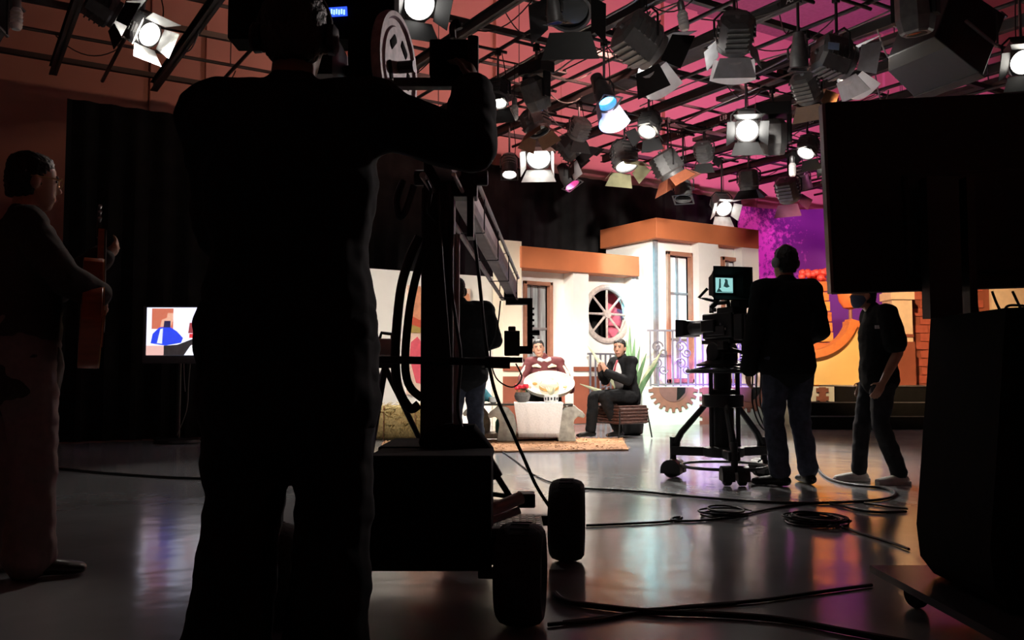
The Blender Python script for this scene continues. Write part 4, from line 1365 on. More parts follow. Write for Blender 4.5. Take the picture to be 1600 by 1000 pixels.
for k in range(5):
    a = .5 + .35 * k
    m_ = camB(); m_.tube(crom([(.08, -.28, 1.24 - .02 * k), (.16 + .02 * k, -.34, 1.16), (.17, -.26, 1.02 - .03 * k), (.08, -.12, .98 - .02 * k)]), .006, 6); m_.build('camera_cable', CABLE, cb)
# viewfinder turned to the operator
vfM = Matrix.Rotation(-YAW, 4, 'Z') @ Matrix.Translation((bx - .015, DCm - .06, 0)) @ Matrix.Rotation(radians(14), 4, 'Z')
m_ = MB(vfM)
zv = zz(446) - .01
sec = [(-.05, .105, .085), (-.13, .128, .110), (-.20, .165, .130)]
outer = [[(sx * a, y, zv + sz * b_) for sx, sz in ((-1, -1), (1, -1), (1, 1), (-1, 1))] for y, a, b_ in [(.06, .075, .07)] + sec]
inner = [[(sx * (a - .008), y, zv + sz * (b_ - .008)) for sx, sz in ((-1, -1), (1, -1), (1, 1), (-1, 1))] for y, a, b_ in reversed(sec)]
m_.rings(outer + inner); vf = m_.build('viewfinder_hood', MATTE, ped, smooth=False)
SCR1 = emis('vf_screen', (.35, .75, .72), .9)
SCR2 = emis('vf_screen_dark', (.03, .10, .10), .5)
m_ = MB(vfM); m_.box((0, -.055, zv), (.145, .004, .115)); vs_ = m_.build('screen', SCR1, vf, smooth=False)
for nm, pts in (('screen_figure', [(-.01, -.01), (.005, .03), (.0, .045), (.015, .05), (.028, .04), (.03, .01), (.045, -.01), (.02, -.02)]),
                ('screen_floor', [(-.07, -.055), (-.05, -.02), (-.045, -.025), (-.02, -.05), (.07, -.05), (.07, -.055)]), ('screen_frame', [(-.045, .05), (-.03, .05), (-.03, -.02), (-.05, -.03)])):
    m_ = MB(vfM); m_.prism(pts, (0, -.0585, zv), (1, 0, 0), (0, 0, 1), (0, -.001, 0)); m_.build(nm, SCR2, vs_, smooth=False)
m_ = MB(vfM); m_.tube([(-.02, .02, zv - .09), (-.02, .04, zv - .13), (-.06, .06, zv - .17)], .02, 8); m_.tube([(-.10, .03, zv - .02), (-.16, .06, zv - .09), (-.10, .06, zv - .10), (.0, .05, zv - .12)], .012, 6); m_.build('viewfinder_bracket', BLACK, vf)
# pan bar and cables
m_ = pm(); m_.tube([(.05, -.05, 1.02), (.16, -.16, .98), (.30, -.28, .93)], .014, 8); pb = m_.build('pan_bar', BLACK, ped)
m_ = pm(); m_.tube([(.27, -.255, .942), (.33, -.31, .92)], .02, 8); m_.build('grip', RUBBER, pb)
for k in range(3):
    m_ = pm(); m_.tube(crom([(.1, -.1, 1.1), (.19 + .03 * k, -.16, .9), (.18 + .03 * k, -.2, .6), (.24 + .04 * k, -.22, .42 - .02 * k), (.34 + .03 * k, -.22, .38), (.42, -.2, .42)]), .006, 6); m_.build('cable', CABLE, ped)

# ------------------------------------------------------------------ camera crane
DX = 3.3
cr = thing('camera_crane', 'black camera crane on a wheeled dolly with long boom and remote camera', 'camera crane', C(XC(683, DX), DX), -YAW)


def cbx(name, px0, px1, py0, py1, d, dep, m, parent=cr, bevel=.006):
    mb = MB(MC); mb.bb((XC(px0, d), d, ZC(py0, d)), (XC(px1, d), d + dep, ZC(py1, d)))
    return mb.build(name, m, parent, smooth=False, bevel=bevel)


RIGM = mat('rig_mauve', (.58, .50, .505), .5, .2)
mb = MB(MC); mb.bb((XC(657, DX), DX, .26), (XC(708, DX), DX + .13, ZC(292, DX))); col_ = mb.build('column', BLACK, cr, smooth=False, bevel=.008)
mb = MB(MC); mb.cyl((XC(714, DX), DX - .03, .3), (XC(714, DX), DX - .03, ZC(368, DX)), .011, n=10); mb.build('side_tube', RIGM, cr)
# boom in camera frame


def bpt(d):
    f = (d - 3.3) / 2.7
    return Vector((-.236 + .227 * f, d, 1.585 + (1.40 - 1.585) * f))


ROOT_D, TIP_D = 2.9, 6.0
a_, b_ = bpt(ROOT_D), bpt(TIP_D)
bd = (b_ - a_).normalized()
bs_ = bd.cross(UP).normalized(); bu = bs_.cross(bd)
mb = MB(MC)
hexa = [(-.045, -.02), (-.03, -.045), (.03, -.045), (.045, -.02), (.045, .03), (.03, .045), (-.03, .045), (-.045, .03)]
mb.rings([[p + bs_ * x + bu * y for x, y in hexa] for p in (a_, b_)])
boom = mb.build('boom', RIGM, cr, smooth=False)
for sx, sy, r in ((.055, .075, .010), (-.06, -.085, .012), (.05, -.085, .008)):
    mb = MB(MC); mb.cyl(a_ + bd * .2 + bs_ * sx + bu * sy, b_ + bs_ * sx * .9 + bu * sy * .9, r, n=8); mb.build('boom_rod', GREYM if sy > 0 else RIGM, boom)
for k in range(4):
    p = a_.lerp(b_, .35 + .2 * k)
    mb = MB(MC); mb.tube([p + bs_ * x + bu * y for x, y in ((-.06, -.09), (-.055, .05), (.055, .08), (.055, -.09))], .004, 6, closed=True); mb.build('boom_strap', DARKM, boom)
piv = bpt(3.36)
mb = MB(MC); mb.box(piv + Vector((0, 0, -.02)), (.2, .10, .16)); mb.cyl(piv + Vector((-.14, 0, -.02)), piv + Vector((.14, 0, -.02)), .03, n=12); mb.build('pivot_head', BLACK, cr, bevel=.006)
for s in (-1, 1):
    mb = MB(MC); mb.bb((piv.x + s * .075 - .012, 3.31, 1.33), (piv.x + s * .075 + .012, 3.41, 1.62)); mb.build('pivot_cheek', BLACK, cr, smooth=False)
# counterweights on the tail
WPL = mat('weight_plate', (.50, .38, .41), .5, .0, var=.3, scale=30)
wc = Vector((XC(614, 2.6), 2.6, ZC(106, 2.6)))
axw = Vector((.97, -.22, 0)).normalized(); u1 = Vector((0, 0, 1)); u2 = axw.cross(u1)
for k in range(3):
    c = wc - axw * .034 * k
    mb = MB(MC); mb.lathe([(.02, -.012), (.115, -.012), (.12, -.006), (.14, -.006), (.146, -.014), (.160, -.014), (.164, 0), (.160, .014), (.146, .014), (.14, .006), (.12, .006), (.115, .012), (.02, .012)], c, axw, 44); w_ = mb.build('weight_plate', WPL if k == 0 else MATTE, cr)
    if k == 0:
        for q in range(5):
            th = 2 * pi * q / 5 - .55
            cc = c + axw * .0125 + (u1 * cos(th) + u2 * sin(th)) * .078
            tg = (-u1 * sin(th) + u2 * cos(th))
            mb = MB(MC); mb.ell([cc - tg * .024, cc + tg * .024], [(.003, .014), (.003, .014)], axw, 12); mb.build('grip_slot', MATTE, w_)
mb = MB(MC); mb.cyl(wc - axw * .25, wc + axw * .06, .018, n=10); mb.build('weight_bar', DARKM, cr)
mb = MB(MC); mb.bb((wc.x - .2, 2.42, wc.z - .08), (wc.x - .15, 2.7, wc.z + .05)); mb.build('tail_bracket', BLACK, cr, smooth=False)
# handle bar and the little monitor in the operator's hand
mb = MB(MC); mb.bb((XC(612, 2.55), 2.53, ZC(138, 2.55)), (XC(742, 2.55), 2.57, ZC(124, 2.55))); mb.build('handle_bar', DARKM, cr, smooth=False, bevel=.003)
cbx('grip_monitor', 668, 730, 118, 60, 2.5, .06, MATTE)
mb = MB(MC); mb.tube([(XC(738, 2.5), 2.50, ZC(135, 2.5)), (XC(738, 2.5), 2.5, ZC(58, 2.5))], .016, 10); mb.build('hand_grip', RUBBER, cr)
mb = MB(MC); mb.tube(crom([(XC(706, 2.53), 2.53, ZC(60, 2.53)), (XC(705, 2.53), 2.53, ZC(42, 2.53)), (XC(712, 2.53), 2.53, ZC(34, 2.53)), (XC(716, 2.53), 2.53, ZC(45, 2.53))]), .010, 8); mb.build('monitor_hook', BLACK, cr)
# control unit with the blue display above the operator's shoulder
DU = 2.85
cu = cbx('control_unit', 345, 612, 60, -60, DU, .12, MATTE)
mb = MB(MC); mb.bb((XC(598, DU), DU + .02, ZC(150, DU)), (XC(612, DU), DU + .08, ZC(20, DU))); mb.build('unit_post', BLACK, cr, smooth=False)
mb = MB(MC); mb.box((XC(522, DU), DU - .003, ZC(19, DU)), (.060, .004, .030), Matrix.Rotation(radians(-4), 3, 'Y')); ds = mb.build('display', emis('blue_display', (.02, .08, .9), 1.6), cu, smooth=False)
for k in range(6):
    mb = MB(MC); mb.box((XC(512 + 4 * k, DU), DU - .0055, ZC(19 + (k % 2), DU)), (.004, .001, .016)); mb.build('display_digit', emis('blue_digit', (.35, .7, 1), 2.0), ds, smooth=False)
# horizontal pan bar
mb = MB(MC); mb.cyl((XC(596, 3.15), 3.15, ZC(562, 3.15)), (XC(795, 3.15), 3.15, ZC(566, 3.15)), .014, n=12); hb = mb.build('cross_bar', BLACK, cr)
mb = MB(MC); mb.cyl((XC(758, 3.15), 3.15, ZC(566, 3.15)), (XC(797, 3.15), 3.15, ZC(567, 3.15)), .021, n=12); mb.build('bar_grip', RUBBER, hb)
# thick loom looping beside the column
for pts, r in (([(654, 370), (640, 400), (626, 450), (619, 520), (618, 570), (624, 610), (641, 638), (655, 632)], .017), ([(662, 392), (650, 430), (640, 480), (634, 540), (634, 580), (642, 606), (660, 622)], .015)):
    mb = MB(MC); mb.tube(crom([(XC(x, 3.25), 3.25, ZC(y, 3.25)) for x, y in pts]), r, 10); mb.build('cable_loom', CABLE, cr)
for pts, r, d0, d1 in (([(700, 286), (706, 340), (702, 420), (712, 500), (720, 560), (716, 640), (730, 690)], .006, 3.25, 3.25), ([(684, 300), (690, 400), (700, 520), (704, 570)], .004, 3.2, 3.2),
                       ([(628, 282), (618, 310), (622, 338), (632, 330), (645, 290)], .012, 3.1, 3.1), ([(665, 282), (672, 300), (668, 330), (680, 345)], .006, 3.1, 3.2)):
    n_ = len(pts) - 1
    mb = MB(MC); mb.tube(crom([(XC(x, d0 + (d1 - d0) * k / n_), d0 + (d1 - d0) * k / n_, ZC(y, d0 + (d1 - d0) * k / n_)) for k, (x, y) in enumerate(pts)]), r, 8); mb.build('cable', CABLE, cr)
pts = [(728, 285), (738, 350), (749, 440), (757, 520), (766, 580), (778, 625), (799, 672), (818, 715), (838, 760), (858, 792)]
mb = MB(MC); mb.tube(crom([(XC(x, 3.6 + .04 * k), 3.6 + .04 * k, ZC(y, 3.6 + .04 * k)) for k, (x, y) in enumerate(pts)]), .0075, 8); mb.build('cable', CABLE, cr)
pts = [(782, 470), (776, 520), (766, 550), (775, 590), (800, 605), (815, 590), (806, 568)]
mb = MB(MC); mb.tube(crom([(XC(x, 5.8), 5.8, ZC(y, 5.8)) for x, y in pts]), .005, 6); mb.build('cable', CABLE, cr)
# remote head at the tip
tp = bpt(TIP_D)
dh = TIP_D + .02
k_ = lambda x, y: Vector((XC(x, dh), dh, ZC(y, dh)))
mb = MB(MC); mb.box(tp + Vector((.0, .03, -.02)), (.09, .10, .12)); mb.bb((XC(790, dh), dh - .02, ZC(476, dh)), (XC(832, dh), dh + .05, ZC(466, dh))); hb2 = mb.build('tip_bracket', BLACK, cr, smooth=False)
mb = MB(MC); mb.bb((XC(824, dh), dh - .015, ZC(546, dh)), (XC(832, dh), dh + .05, ZC(466, dh))); mb.build('drop_arm', BLACK, cr, smooth=False)
for q in range(6):
    mb = MB(MC); mb.cyl((XC(831, dh), dh + .02, ZC(482 + 9 * q, dh)), (XC(835, dh), dh + .02, ZC(482 + 9 * q, dh)), .008, n=8); mb.build('arm_bolt', DARKM, cr)
mb = MB(MC); mb.bb((XC(806, dh), dh - .03, ZC(553, dh)), (XC(832, dh), dh + .05, ZC(541, dh))); mb.build('tilt_cradle', BLACK, cr, smooth=False)
mb = MB(MC); mb.cyl((XC(826, dh), dh, ZC(520, dh)), (XC(843, dh), dh, ZC(520, dh)), .018, n=10); mb.build('tilt_motor', BLACK, cr)
mb = MB(MC); mb.bb((XC(788, dh), dh - .12, ZC(556, dh)), (XC(812, dh), dh + .10, ZC(518, dh))); mb.box((XC(800, dh), dh, ZC(514, dh)), (.05, .12, .03)); rc = mb.build('remote_camera', BLACK, cr, smooth=False, bevel=.006)
mb = MB(MC); mb.cyl((XC(800, dh), dh + .10, ZC(537, dh)), (XC(800, dh), dh + .26, ZC(537, dh)), .045, .05, 16); mb.build('remote_lens', BLACK, rc)
mb = MB(MC); mb.box((XC(802, dh), dh - .11, ZC(563, dh)), (.12, .06, .035)); mb.build('remote_plate', BLACK, rc, smooth=False)
# dolly: chassis, deck, box, wheels
cbx('ballast_box', 592, 742, 800, 698, 3.3, .45, MATTE)
cbx('battery_case', 576, 768, 893, 712, 2.93, .3, MATTE)
cbx('chassis_rail', 560, 830, 852, 826, 3.02, .06, BLACK)
cbx('chassis_rail', 560, 860, 822, 806, 3.95, .06, BLACK)
for px_ in (600, 752):
    mb = MB(MC); mb.bb((XC(px_, 3.4), 2.95, .20), (XC(px_, 3.4) + .06, 4.05, .26)); mb.build('chassis_beam', BLACK, cr, smooth=False)
mb = MB(MC); mb.bb((XC(590, 3.3), 3.1, .23), (XC(770, 3.3), 3.85, .26)); mb.build('deck', MATTE, cr, smooth=False)
sp_ = thing  # step plate with raised bars
mb = MB(MC); mb.bb((XC(770, 3.6), 3.42, .215), (XC(846, 3.7), 3.78, .23)); pl_ = mb.build('step_plate', DARKM, cr, smooth=False)
for i in range(9):
    for j in range(7):
        x = XC(770, 3.6) + .012 + i * .028
        if x > XC(846, 3.7) - .012:
            continue
        mb = MB(MC); mb.box((x, 3.45 + j * .05, .233), (.018, .034, .006)); mb.build('tread_stud', GREYM, pl_, smooth=False)
mb = MB(MC); mb.tube([(XC(752, 3.5), 3.5, ZC(700, 3.5)), (XC(778, 3.5), 3.5, ZC(746, 3.5))], .022, 10); mb.tube([(XC(778, 3.5), 3.5, ZC(746, 3.5)), (XC(803, 3.5), 3.5, ZC(786, 3.5))], .012, 10); mb.build('brace', BLACK, cr)
mb = MB(MC); mb.cyl((XC(735, 3.3), 3.3, ZC(812, 3.3)), (XC(815, 3.3), 3.4, ZC(783, 3.3)), .024, n=12); mb.build('steering_tube', RIGM, cr)
mb = MB(MC); mb.cyl((XC(730, 3.25), 3.25, ZC(828, 3.25)), (XC(812, 3.25), 3.3, ZC(800, 3.25)), .014, n=10); mb.build('steering_rod', RIGM, cr)
cbx('steering_box', 808, 836, 794, 772, 3.6, .1, BLACK)
mb = MB(MC); mb.cyl((XC(770, 3.7), 3.7, ZC(772, 3.7)), (XC(812, 3.65), 3.65, ZC(778, 3.65)), .010, n=8); mb.build('tie_rod', BLACK, cr)
for px_, d_, R_ in ((814, 2.98, .165), (885, 4.0, .178), (432, 2.98, .165), (528, 4.0, .178)):
    c = Vector((XC(px_, d_), d_, R_ + .001))
    axw = Vector((1, -.12, 0)) if px_ > 600 else Vector((1, .1, 0))
    w = .075
    mb = MB(MC); mb.lathe([(R_ * .55, -w * .75), (R_ * .72, -w), (R_ * .85, -w), (R_ * .94, -w * .85), (R_ * .985, -w * .55), (R_, -w * .2), (R_, w * .2), (R_ * .985, w * .55), (R_ * .94, w * .85), (R_ * .85, w), (R_ * .72, w), (R_ * .55, w * .75)], c, axw, 36); wh = mb.build('wheel', RUBBER, cr)
    mb = MB(MC); mb.lathe([(.0, -w * .7), (R_ * .56, -w * .8), (R_ * .56, w * .8), (0, w * .7)], c, axw, 24); mb.build('wheel_rim', DARKM, wh)
    for q in range(30):
        th = 2 * pi * q / 30
        u2 = axw.normalized().cross(UP)
        cc = c + (u2 * cos(th) + UP * sin(th)) * R_ * .995
        Rm = Matrix((axw.normalized(), (-u2 * sin(th) + UP * cos(th)), (u2 * cos(th) + UP * sin(th)))).transposed()
        mb = MB(MC); mb.box(cc - Vector((0, 0, 0)), (w * .8, R_ * .10, .005), Rm); 
        if cc.z > .01:
            mb.build('tread_block', RUBBER, wh, smooth=False)
    mb = MB(MC); mb.cyl(c - axw.normalized() * .14 * (1 if px_ > 600 else -1), c, .02, n=10); mb.build('axle', DARKM, wh)
pts = [(800, 700), (770, 690), (745, 668), (722, 650), (700, 668), (640, 700)]
mb = MB(MC); mb.ell([(XC(668, 3.28), 3.28, ZC(690, 3.28)), (XC(700, 3.28), 3.28, ZC(682, 3.28)), (XC(735, 3.28), 3.28, ZC(684, 3.28)), (XC(760, 3.28), 3.28, ZC(705, 3.28))], [.03, .05, .055, .03], None, 14)
mb.build('sandbag', SUITB, cr)

# small tripod camera left of the crane column
DQ = 4.6
qx = XC(602, DQ)
t = thing('tripod_camera', 'small grey camcorder on tripod between operator and crane post', 'camera', C(qx, DQ), -YAW)
mb = MB(MC); mb.bb((qx - .06, DQ - .1, ZC(556, DQ)), (qx + .045, DQ + .16, ZC(530, DQ))); cb = mb.build('camera_body', RIGM, t, smooth=False, bevel=.008)
mb = MB(MC); mb.tube([(qx - .03, DQ, ZC(530, DQ)), (qx - .02, DQ, ZC(520, DQ)), (qx + .03, DQ, ZC(522, DQ)), (qx + .035, DQ, ZC(530, DQ))], .009, 6); mb.build('handle', BLACK, cb)
mb = MB(MC); mb.cyl((qx, DQ + .16, ZC(543, DQ)), (qx, DQ + .25, ZC(543, DQ)), .035, n=14); mb.build('lens', BLACK, cb)
mb = MB(MC); mb.bb((qx - .05, DQ - .04, ZC(575, DQ)), (qx + .05, DQ + .06, ZC(557, DQ))); mb.build('tripod_head', BLACK, t, smooth=False)
for a in (20, 140, 260):
    mb = MB(MC); mb.cyl((qx, DQ, ZC(574, DQ)), (qx + .42 * cos(radians(a)), DQ + .42 * sin(radians(a)), .01), .016, .011, 8); mb.build('leg', BLACK, t)

# ------------------------------------------------------------------ big monitor cart on the right
mo = thing('monitor_cart', 'big black monitor seen from behind on a wheeled draped cart', 'monitor', C(1.75, 2.95), -YAW)
Dm = 3.25
zl0, zl1 = ZC(459, Dm), ZC(163, Dm)
xm0 = XC(1297, Dm)
mM = MC @ Matrix.Translation((xm0 + .006, Dm, 1.45)) @ Matrix.Rotation(radians(-1.5), 4, 'Y') @ Matrix.Translation((0, 0, -1.45)) @ Matrix.Rotation(radians(-5), 4, 'Z')
mb = MB(mM); mb.bb((.0, -.03, zl0), (1.22, .02, zl1)); sh_ = mb.build('back_shell', mat('shell_black', (.012, .012, .013), .6, var=.2, scale=30), mo, smooth=False, bevel=.006)
mb = MB(mM); mb.bb((-.012, -.02, zl0 + .002), (-.0005, .03, zl1 - .002)); mb.build('side_bezel', mat('bezel_grey', (.32, .31, .32), .4, .4), mo, smooth=False)
mb = MB(mM); mb.bb((.0, .021, zl0), (1.22, .03, zl1)); mb.build('screen', GLASSD, mo, smooth=False)
mb = MB(mM); mb.bb((.17, -.033, zl0 + .30), (.25, -.0305, zl0 + .36)); mb.build('rating_label', mat('label_dark', (.022, .022, .022), .6), sh_, smooth=False)
mb = MB(mM); mb.bb((.25, -.06, zl0 + .05), (.97, -.03, zl0 + .42)); mb.build('electronics_bulge', mat('shell_black', (0, 0, 0)), mo, smooth=False, bevel=.012)
secs = [(.13, 1.46, 2.06), (.19, 1.415, 2.10), (.30, 1.405, 2.11), (.5, 1.425, 2.10), (.8, 1.455, 2.09), (1.015, 1.475, 2.08)]
mb = MB(MC)
rings = []
for z, xa_, xb_ in secs:
    ya, yb, c_ = 2.62, 3.2, .05
    rings.append([(xa_ + c_, ya, z), (xb_ - c_, ya, z), (xb_, ya + c_, z), (xb_, yb - c_, z), (xb_ - c_, yb, z), (xa_ + c_, yb, z), (xa_, yb - c_, z), (xa_, ya + c_, z)])
mb.rings(rings); mb.build('draped_cabinet', MATTE, mo)
for px0, px1 in ((1447, 1497), (1509, 1521), (1640, 1690)):
    mb = MB(MC); mb.bb((XC(px0, 3.1), 3.06, 1.01), (XC(px1, 3.1), 3.12, 1.5)); mb.build('post', BLACK, mo, smooth=False)
mb = MB(MC); mb.bb((1.31, 2.35, .095), (2.2, 3.33, .12)); mb.build('base_plate', mat('base_steel', (.10, .10, .11), .25, .6), mo, smooth=False)
for x, y in ((1.42, 3.2), (2.1, 3.2), (1.42, 2.5), (2.1, 2.5)):
    mb = MB(MC); mb.lathe([(.015, -.02), (.04, -.02), (.045, -.012), (.045, .012), (.04, .02), (.015, .02)], (x, y, .046), (1, .3, 0), 20); w_ = mb.build('caster', RUBBER, mo)
    mb = MB(MC); mb.bb((x - .03, y - .02, .05), (x + .03, y + .02, .094)); mb.build('caster_fork', DARKM, w_, smooth=False)
for pts in ([(1553, 455), (1560, 475), (1568, 492)], [(1524, 455), (1528, 475), (1530, 492)], [(1585, 455), (1595, 478), (1600, 492)], [(1575, 492), (1573, 482), (1582, 477), (1605, 478)]):
    mb = MB(MC); mb.tube(crom([(XC(x, 3.14), 3.14, ZC(y, 3.14)) for x, y in pts]), .0045, 6); mb.build('cable', CABLE, mo)

# ------------------------------------------------------------------ floor monitor by the curtain
DTV = 10.8
tvx0, tvx1 = XC(222, DTV), XC(334, DTV)
tv = thing('floor_monitor', 'small lit monitor on a stand in front of the black curtain', 'monitor', C((tvx0 + tvx1) / 2, DTV), -YAW)
z0_, z1_ = ZC(568, DTV), ZC(478, DTV)
mb = MB(MC); mb.bb((tvx0, DTV, z0_), (tvx1, DTV + .1, z1_)); mb.build('cabinet', mat('tv_grey', (.10, .10, .11), .5), tv, smooth=False, bevel=.008)
SW, SH = tvx1 - tvx0 - .10, z1_ - z0_ - .12
sx_, sz_ = tvx0 + .05, z0_ + .10
mb = MB(MC); mb.bb((sx_, DTV - .004, sz_), (sx_ + SW, DTV, sz_ + SH)); scn = mb.build('screen', emis('tv_pale', (.80, .82, 1.0), 1.3), tv, smooth=False)


def tvp(name, col, pts, k, st=1.2):
    mb = MB(MC); mb.prism([(sx_ + u * SW, sz_ + v * SH) for u, v in pts], (0, DTV - .004, 0), (1, 0, 0), (0, 0, 1), (0, -.0015 * k, 0))
    mb.build(name, emis('tv_' + name, col, st), scn, smooth=False)


tvp('brick_picture', (.55, .14, .08), [(.08, .55), (.08, .98), (.42, .98), (.42, .55)], 1)
tvp('pale_floor', (.75, .45, .40), [(0, 0), (0, .2), (.3, .2), (.3, 0)], 1)
tvp('blue_dress', (.01, .05, .75), [(.07, .25), (.1, .45), (.2, .58), (.36, .6), (.48, .5), (.58, .36), (.55, .26), (.3, .2)], 2)
tvp('dress_panel', (.7, .75, .95), [(.17, .25), (.22, .55), (.26, .56), (.25, .24)], 3)
tvp('bare_shoulders', (.75, .40, .28), [(.22, .6), (.24, .74), (.32, .78), (.33, .88), (.42, .88), (.42, .76), (.38, .6)], 3)
tvp('dark_bodice', (.01, .01, .06), [(.27, .58), (.28, .72), (.38, .72), (.38, .58)], 4)
tvp('dark_table', (.01, .01, .012), [(.28, .0), (.28, .2), (.5, .22), (.85, .4), (1, .36), (.7, .2), (.6, 0)], 4)
tvp('red_flowers', (.7, .03, .04), [(.68, .36), (.68, .45), (.78, .45), (.78, .36)], 5)
tvp('seated_figure', (.28, .04, .05), [(.66, .46), (.68, .68), (.9, .68), (.95, .45)], 3)
tvp('white_cloth', (.9, .9, .9), [(.7, .02), (.72, .2), (1, .3), (1, .02)], 5)
mb = MB(MC); mb.cyl(((tvx0 + tvx1) / 2, DTV + .05, .06), ((tvx0 + tvx1) / 2, DTV + .05, z0_), .03, n=12); mb.build('stand_post', BLACK, tv)
mb = MB(MC); mb.lathe([(.26, 0), (.27, .01), (.25, .04), (.05, .06), (0, .06)], ((tvx0 + tvx1) / 2, DTV + .05, .001), (0, 0, 1), 24); mb.build('stand_base', BLACK, tv)
for pts in ([(288, 568), (289, 590), (291, 612)], [(298, 568), (296, 600), (294, 640), (280, 680)]):
    mb = MB(MC); mb.tube(crom([(XC(x, DTV - .02), DTV - .02, ZC(y, DTV - .02)) for x, y in pts]), .005, 6); mb.build('cable', CABLEG, tv)
# ------------------------------------------------------------------ lighting grid
GZ = 4.9
gx0, gx1, gy0, gy1 = -3.0, 18.5, 2.0, 13.5
grid = thing('lighting_grid', 'dark steel lighting grid of beams and pipes over the studio', 'lighting grid', (8, 8, GZ))
random.seed(21)
k = 0
xx = gx0
BEAMX = []
while xx < gx1:
    mb = MB()
    if k % 2 == 0:
        mb.bb((xx - .05, gy0, GZ), (xx + .05, gy1, GZ + .012)); mb.bb((xx - .05, gy0, GZ + .118), (xx + .05, gy1, GZ + .13)); mb.bb((xx - .008, gy0, GZ), (xx + .008, gy1, GZ + .13))
        mb.build('beam', GRID_M, grid, smooth=False)
    else:
        mb.cyl((xx, gy0, GZ + .03), (xx, gy1, GZ + .03), .025, n=10)
        mb.build('pipe', DARKM, grid)
    BEAMX.append(xx)
    xx += .68 + .06 * ((k * 7) % 3 - 1); k += 1
yy = gy0 + .3
k = 0
while yy < gy1:
    mb = MB()
    if k % 2:
        mb.bb((gx0, yy - .035, GZ + .131), (gx1, yy + .035, GZ + .20))
    else:
        mb.cyl((gx0, yy, GZ + .155), (gx1, yy, GZ + .155), .024, n=8)
    mb.build('cross_beam' if k % 2 else 'cross_pipe', GRID_M, grid, smooth=k % 2 == 0)
    yy += 1.0 + .05 * ((k * 5) % 3 - 1); k += 1
for i in range(26):
    x, y = random.choice(BEAMX), random.uniform(4, 13.2)
    mb = MB(); mb.cyl((x, y, GZ + .13), (x, y, ZT - .01), .008, n=5); mb.build('hanger_rod', GRID_M, grid)
# beam numbers, painted on the side that faces the camera
for px_, py_, body in ((772, 90, 'L18'), (1238, 10, 'A28'), (1130, 173, 'L18'), (1412, 70, '18'), (1440, 152, '18'), (1060, 200, '17'), (1266, 206, '183')):
    p = PZ(px_, py_, GZ + .065)
    bxn = min(BEAMX[::2], key=lambda q: abs(q - p.x))
    r_ = ray(px_, py_); t_ = (bxn - .055) / r_.x; p = EYE + r_ * t_
    mb = MB(); mb.bb((bxn - .052, p.y - .16, GZ + .015), (bxn - .0505, p.y + .16, GZ + .115)); pl_ = mb.build('number_plate', BLACK, grid, smooth=False)
    text('beam_number', body, .105, (bxn - .0535, p.y, GZ + .065), (0, -1, 0), (0, 0, 1), PAPER, pl_)
for pts, r_, m_ in (([(842, 121), (868, 112), (900, 90), (924, 83), (960, 64), (1000, 40), (1062, 6)], .012, CABLEG), ([(1000, 166), (1060, 138), (1130, 112), (1240, 80)], .010, CABLEG),
                     ([(1070, 190), (1120, 165), (1200, 130), (1275, 98)], .012, STEEL), ([(1014, 36), (1020, 20), (1060, 4)], .010, CABLEG), ([(880, 110), (940, 80), (1000, 50)], .010, CABLE),
                     ([(780, 120), (860, 72), (960, 20), (1000, -4)], .014, GREYM), ([(1290, 60), (1340, 40), (1410, 8)], .012, GREYM), ([(1150, 130), (1220, 96), (1280, 60)], .012, GREYM)):
    mb = MB(); mb.tube(crom([PZ(x_, y_, GZ - .03) for x_, y_ in pts]), r_, 6); mb.build('conduit', m_, grid)
# flat cable trays lying across the beams
for x_, y_, L_ in ((6.1, 6.2, 2.6), (8.4, 8.2, 3.0), (4.6, 7.6, 2.2), (10.2, 6.8, 3.2), (7.2, 10.2, 2.4), (11.6, 9.0, 3.0), (13.0, 7.0, 3.0), (9.6, 11.0, 2.0), (14.2, 9.6, 2.6)):
    mb = MB(); mb.bb((x_ - .13, y_, GZ + .205), (x_ + .13, y_ + L_, GZ + .225)); tr = mb.build('cable_tray', mat('tray_grey', (.12, .11, .11), .6, .2), grid, smooth=False)
    for s_ in (-1, 1):
        mb = MB(); mb.bb((x_ + s_ * .13 - .006, y_, GZ + .205), (x_ + s_ * .13 + .006, y_ + L_, GZ + .27)); mb.build('tray_side', mat('tray_grey', (0, 0, 0)), tr, smooth=False)
for i in range(22):
    x, y = random.choice(BEAMX), random.uniform(4.5, 12.5)
    mb = MB(); mb.bb((x - .05, y, GZ - .10), (x + .04, y + random.uniform(.12, .4), GZ - .001)); mb.build('socket_box', mat('tray_grey', (0, 0, 0)), grid, smooth=False)
# cables strung through the grid
random.seed(31)
for i in range(90):
    x = random.choice(BEAMX); y = random.uniform(4.5, 12.5); L = random.uniform(.8, 2.6)
    vert = random.random() < .5
    m_ = CABLEG if i % 4 == 0 else CABLE
    a = Vector((x + .03, y, GZ + random.uniform(-.02, .1)))
    b_ = a + (Vector((random.choice((-1, 1)) * .74, random.uniform(-.5, .5), 0)) if vert else Vector((0, L, 0)))
    sag = random.uniform(.05, .3)
    mb = MB(); mb.tube([a.lerp(b_, t / 10) - UP * sag * 4 * (t / 10) * (1 - t / 10) for t in range(11)], .008 if m_ is CABLE else .010, 5)
    mb.build('grid_cable', m_, grid)


# ------------------------------------------------------------------ lamps
def frame_of(c, aim):
    y = Vector(aim).normalized()
    x = y.cross(UP).normalized()
    z = x.cross(y)
    M_ = Matrix((x, y, z)).transposed().to_4x4()
    M_.translation = c
    return M_


def cdir(x, y, z):
    return (RT * x + FW * y + UP * z).normalized()


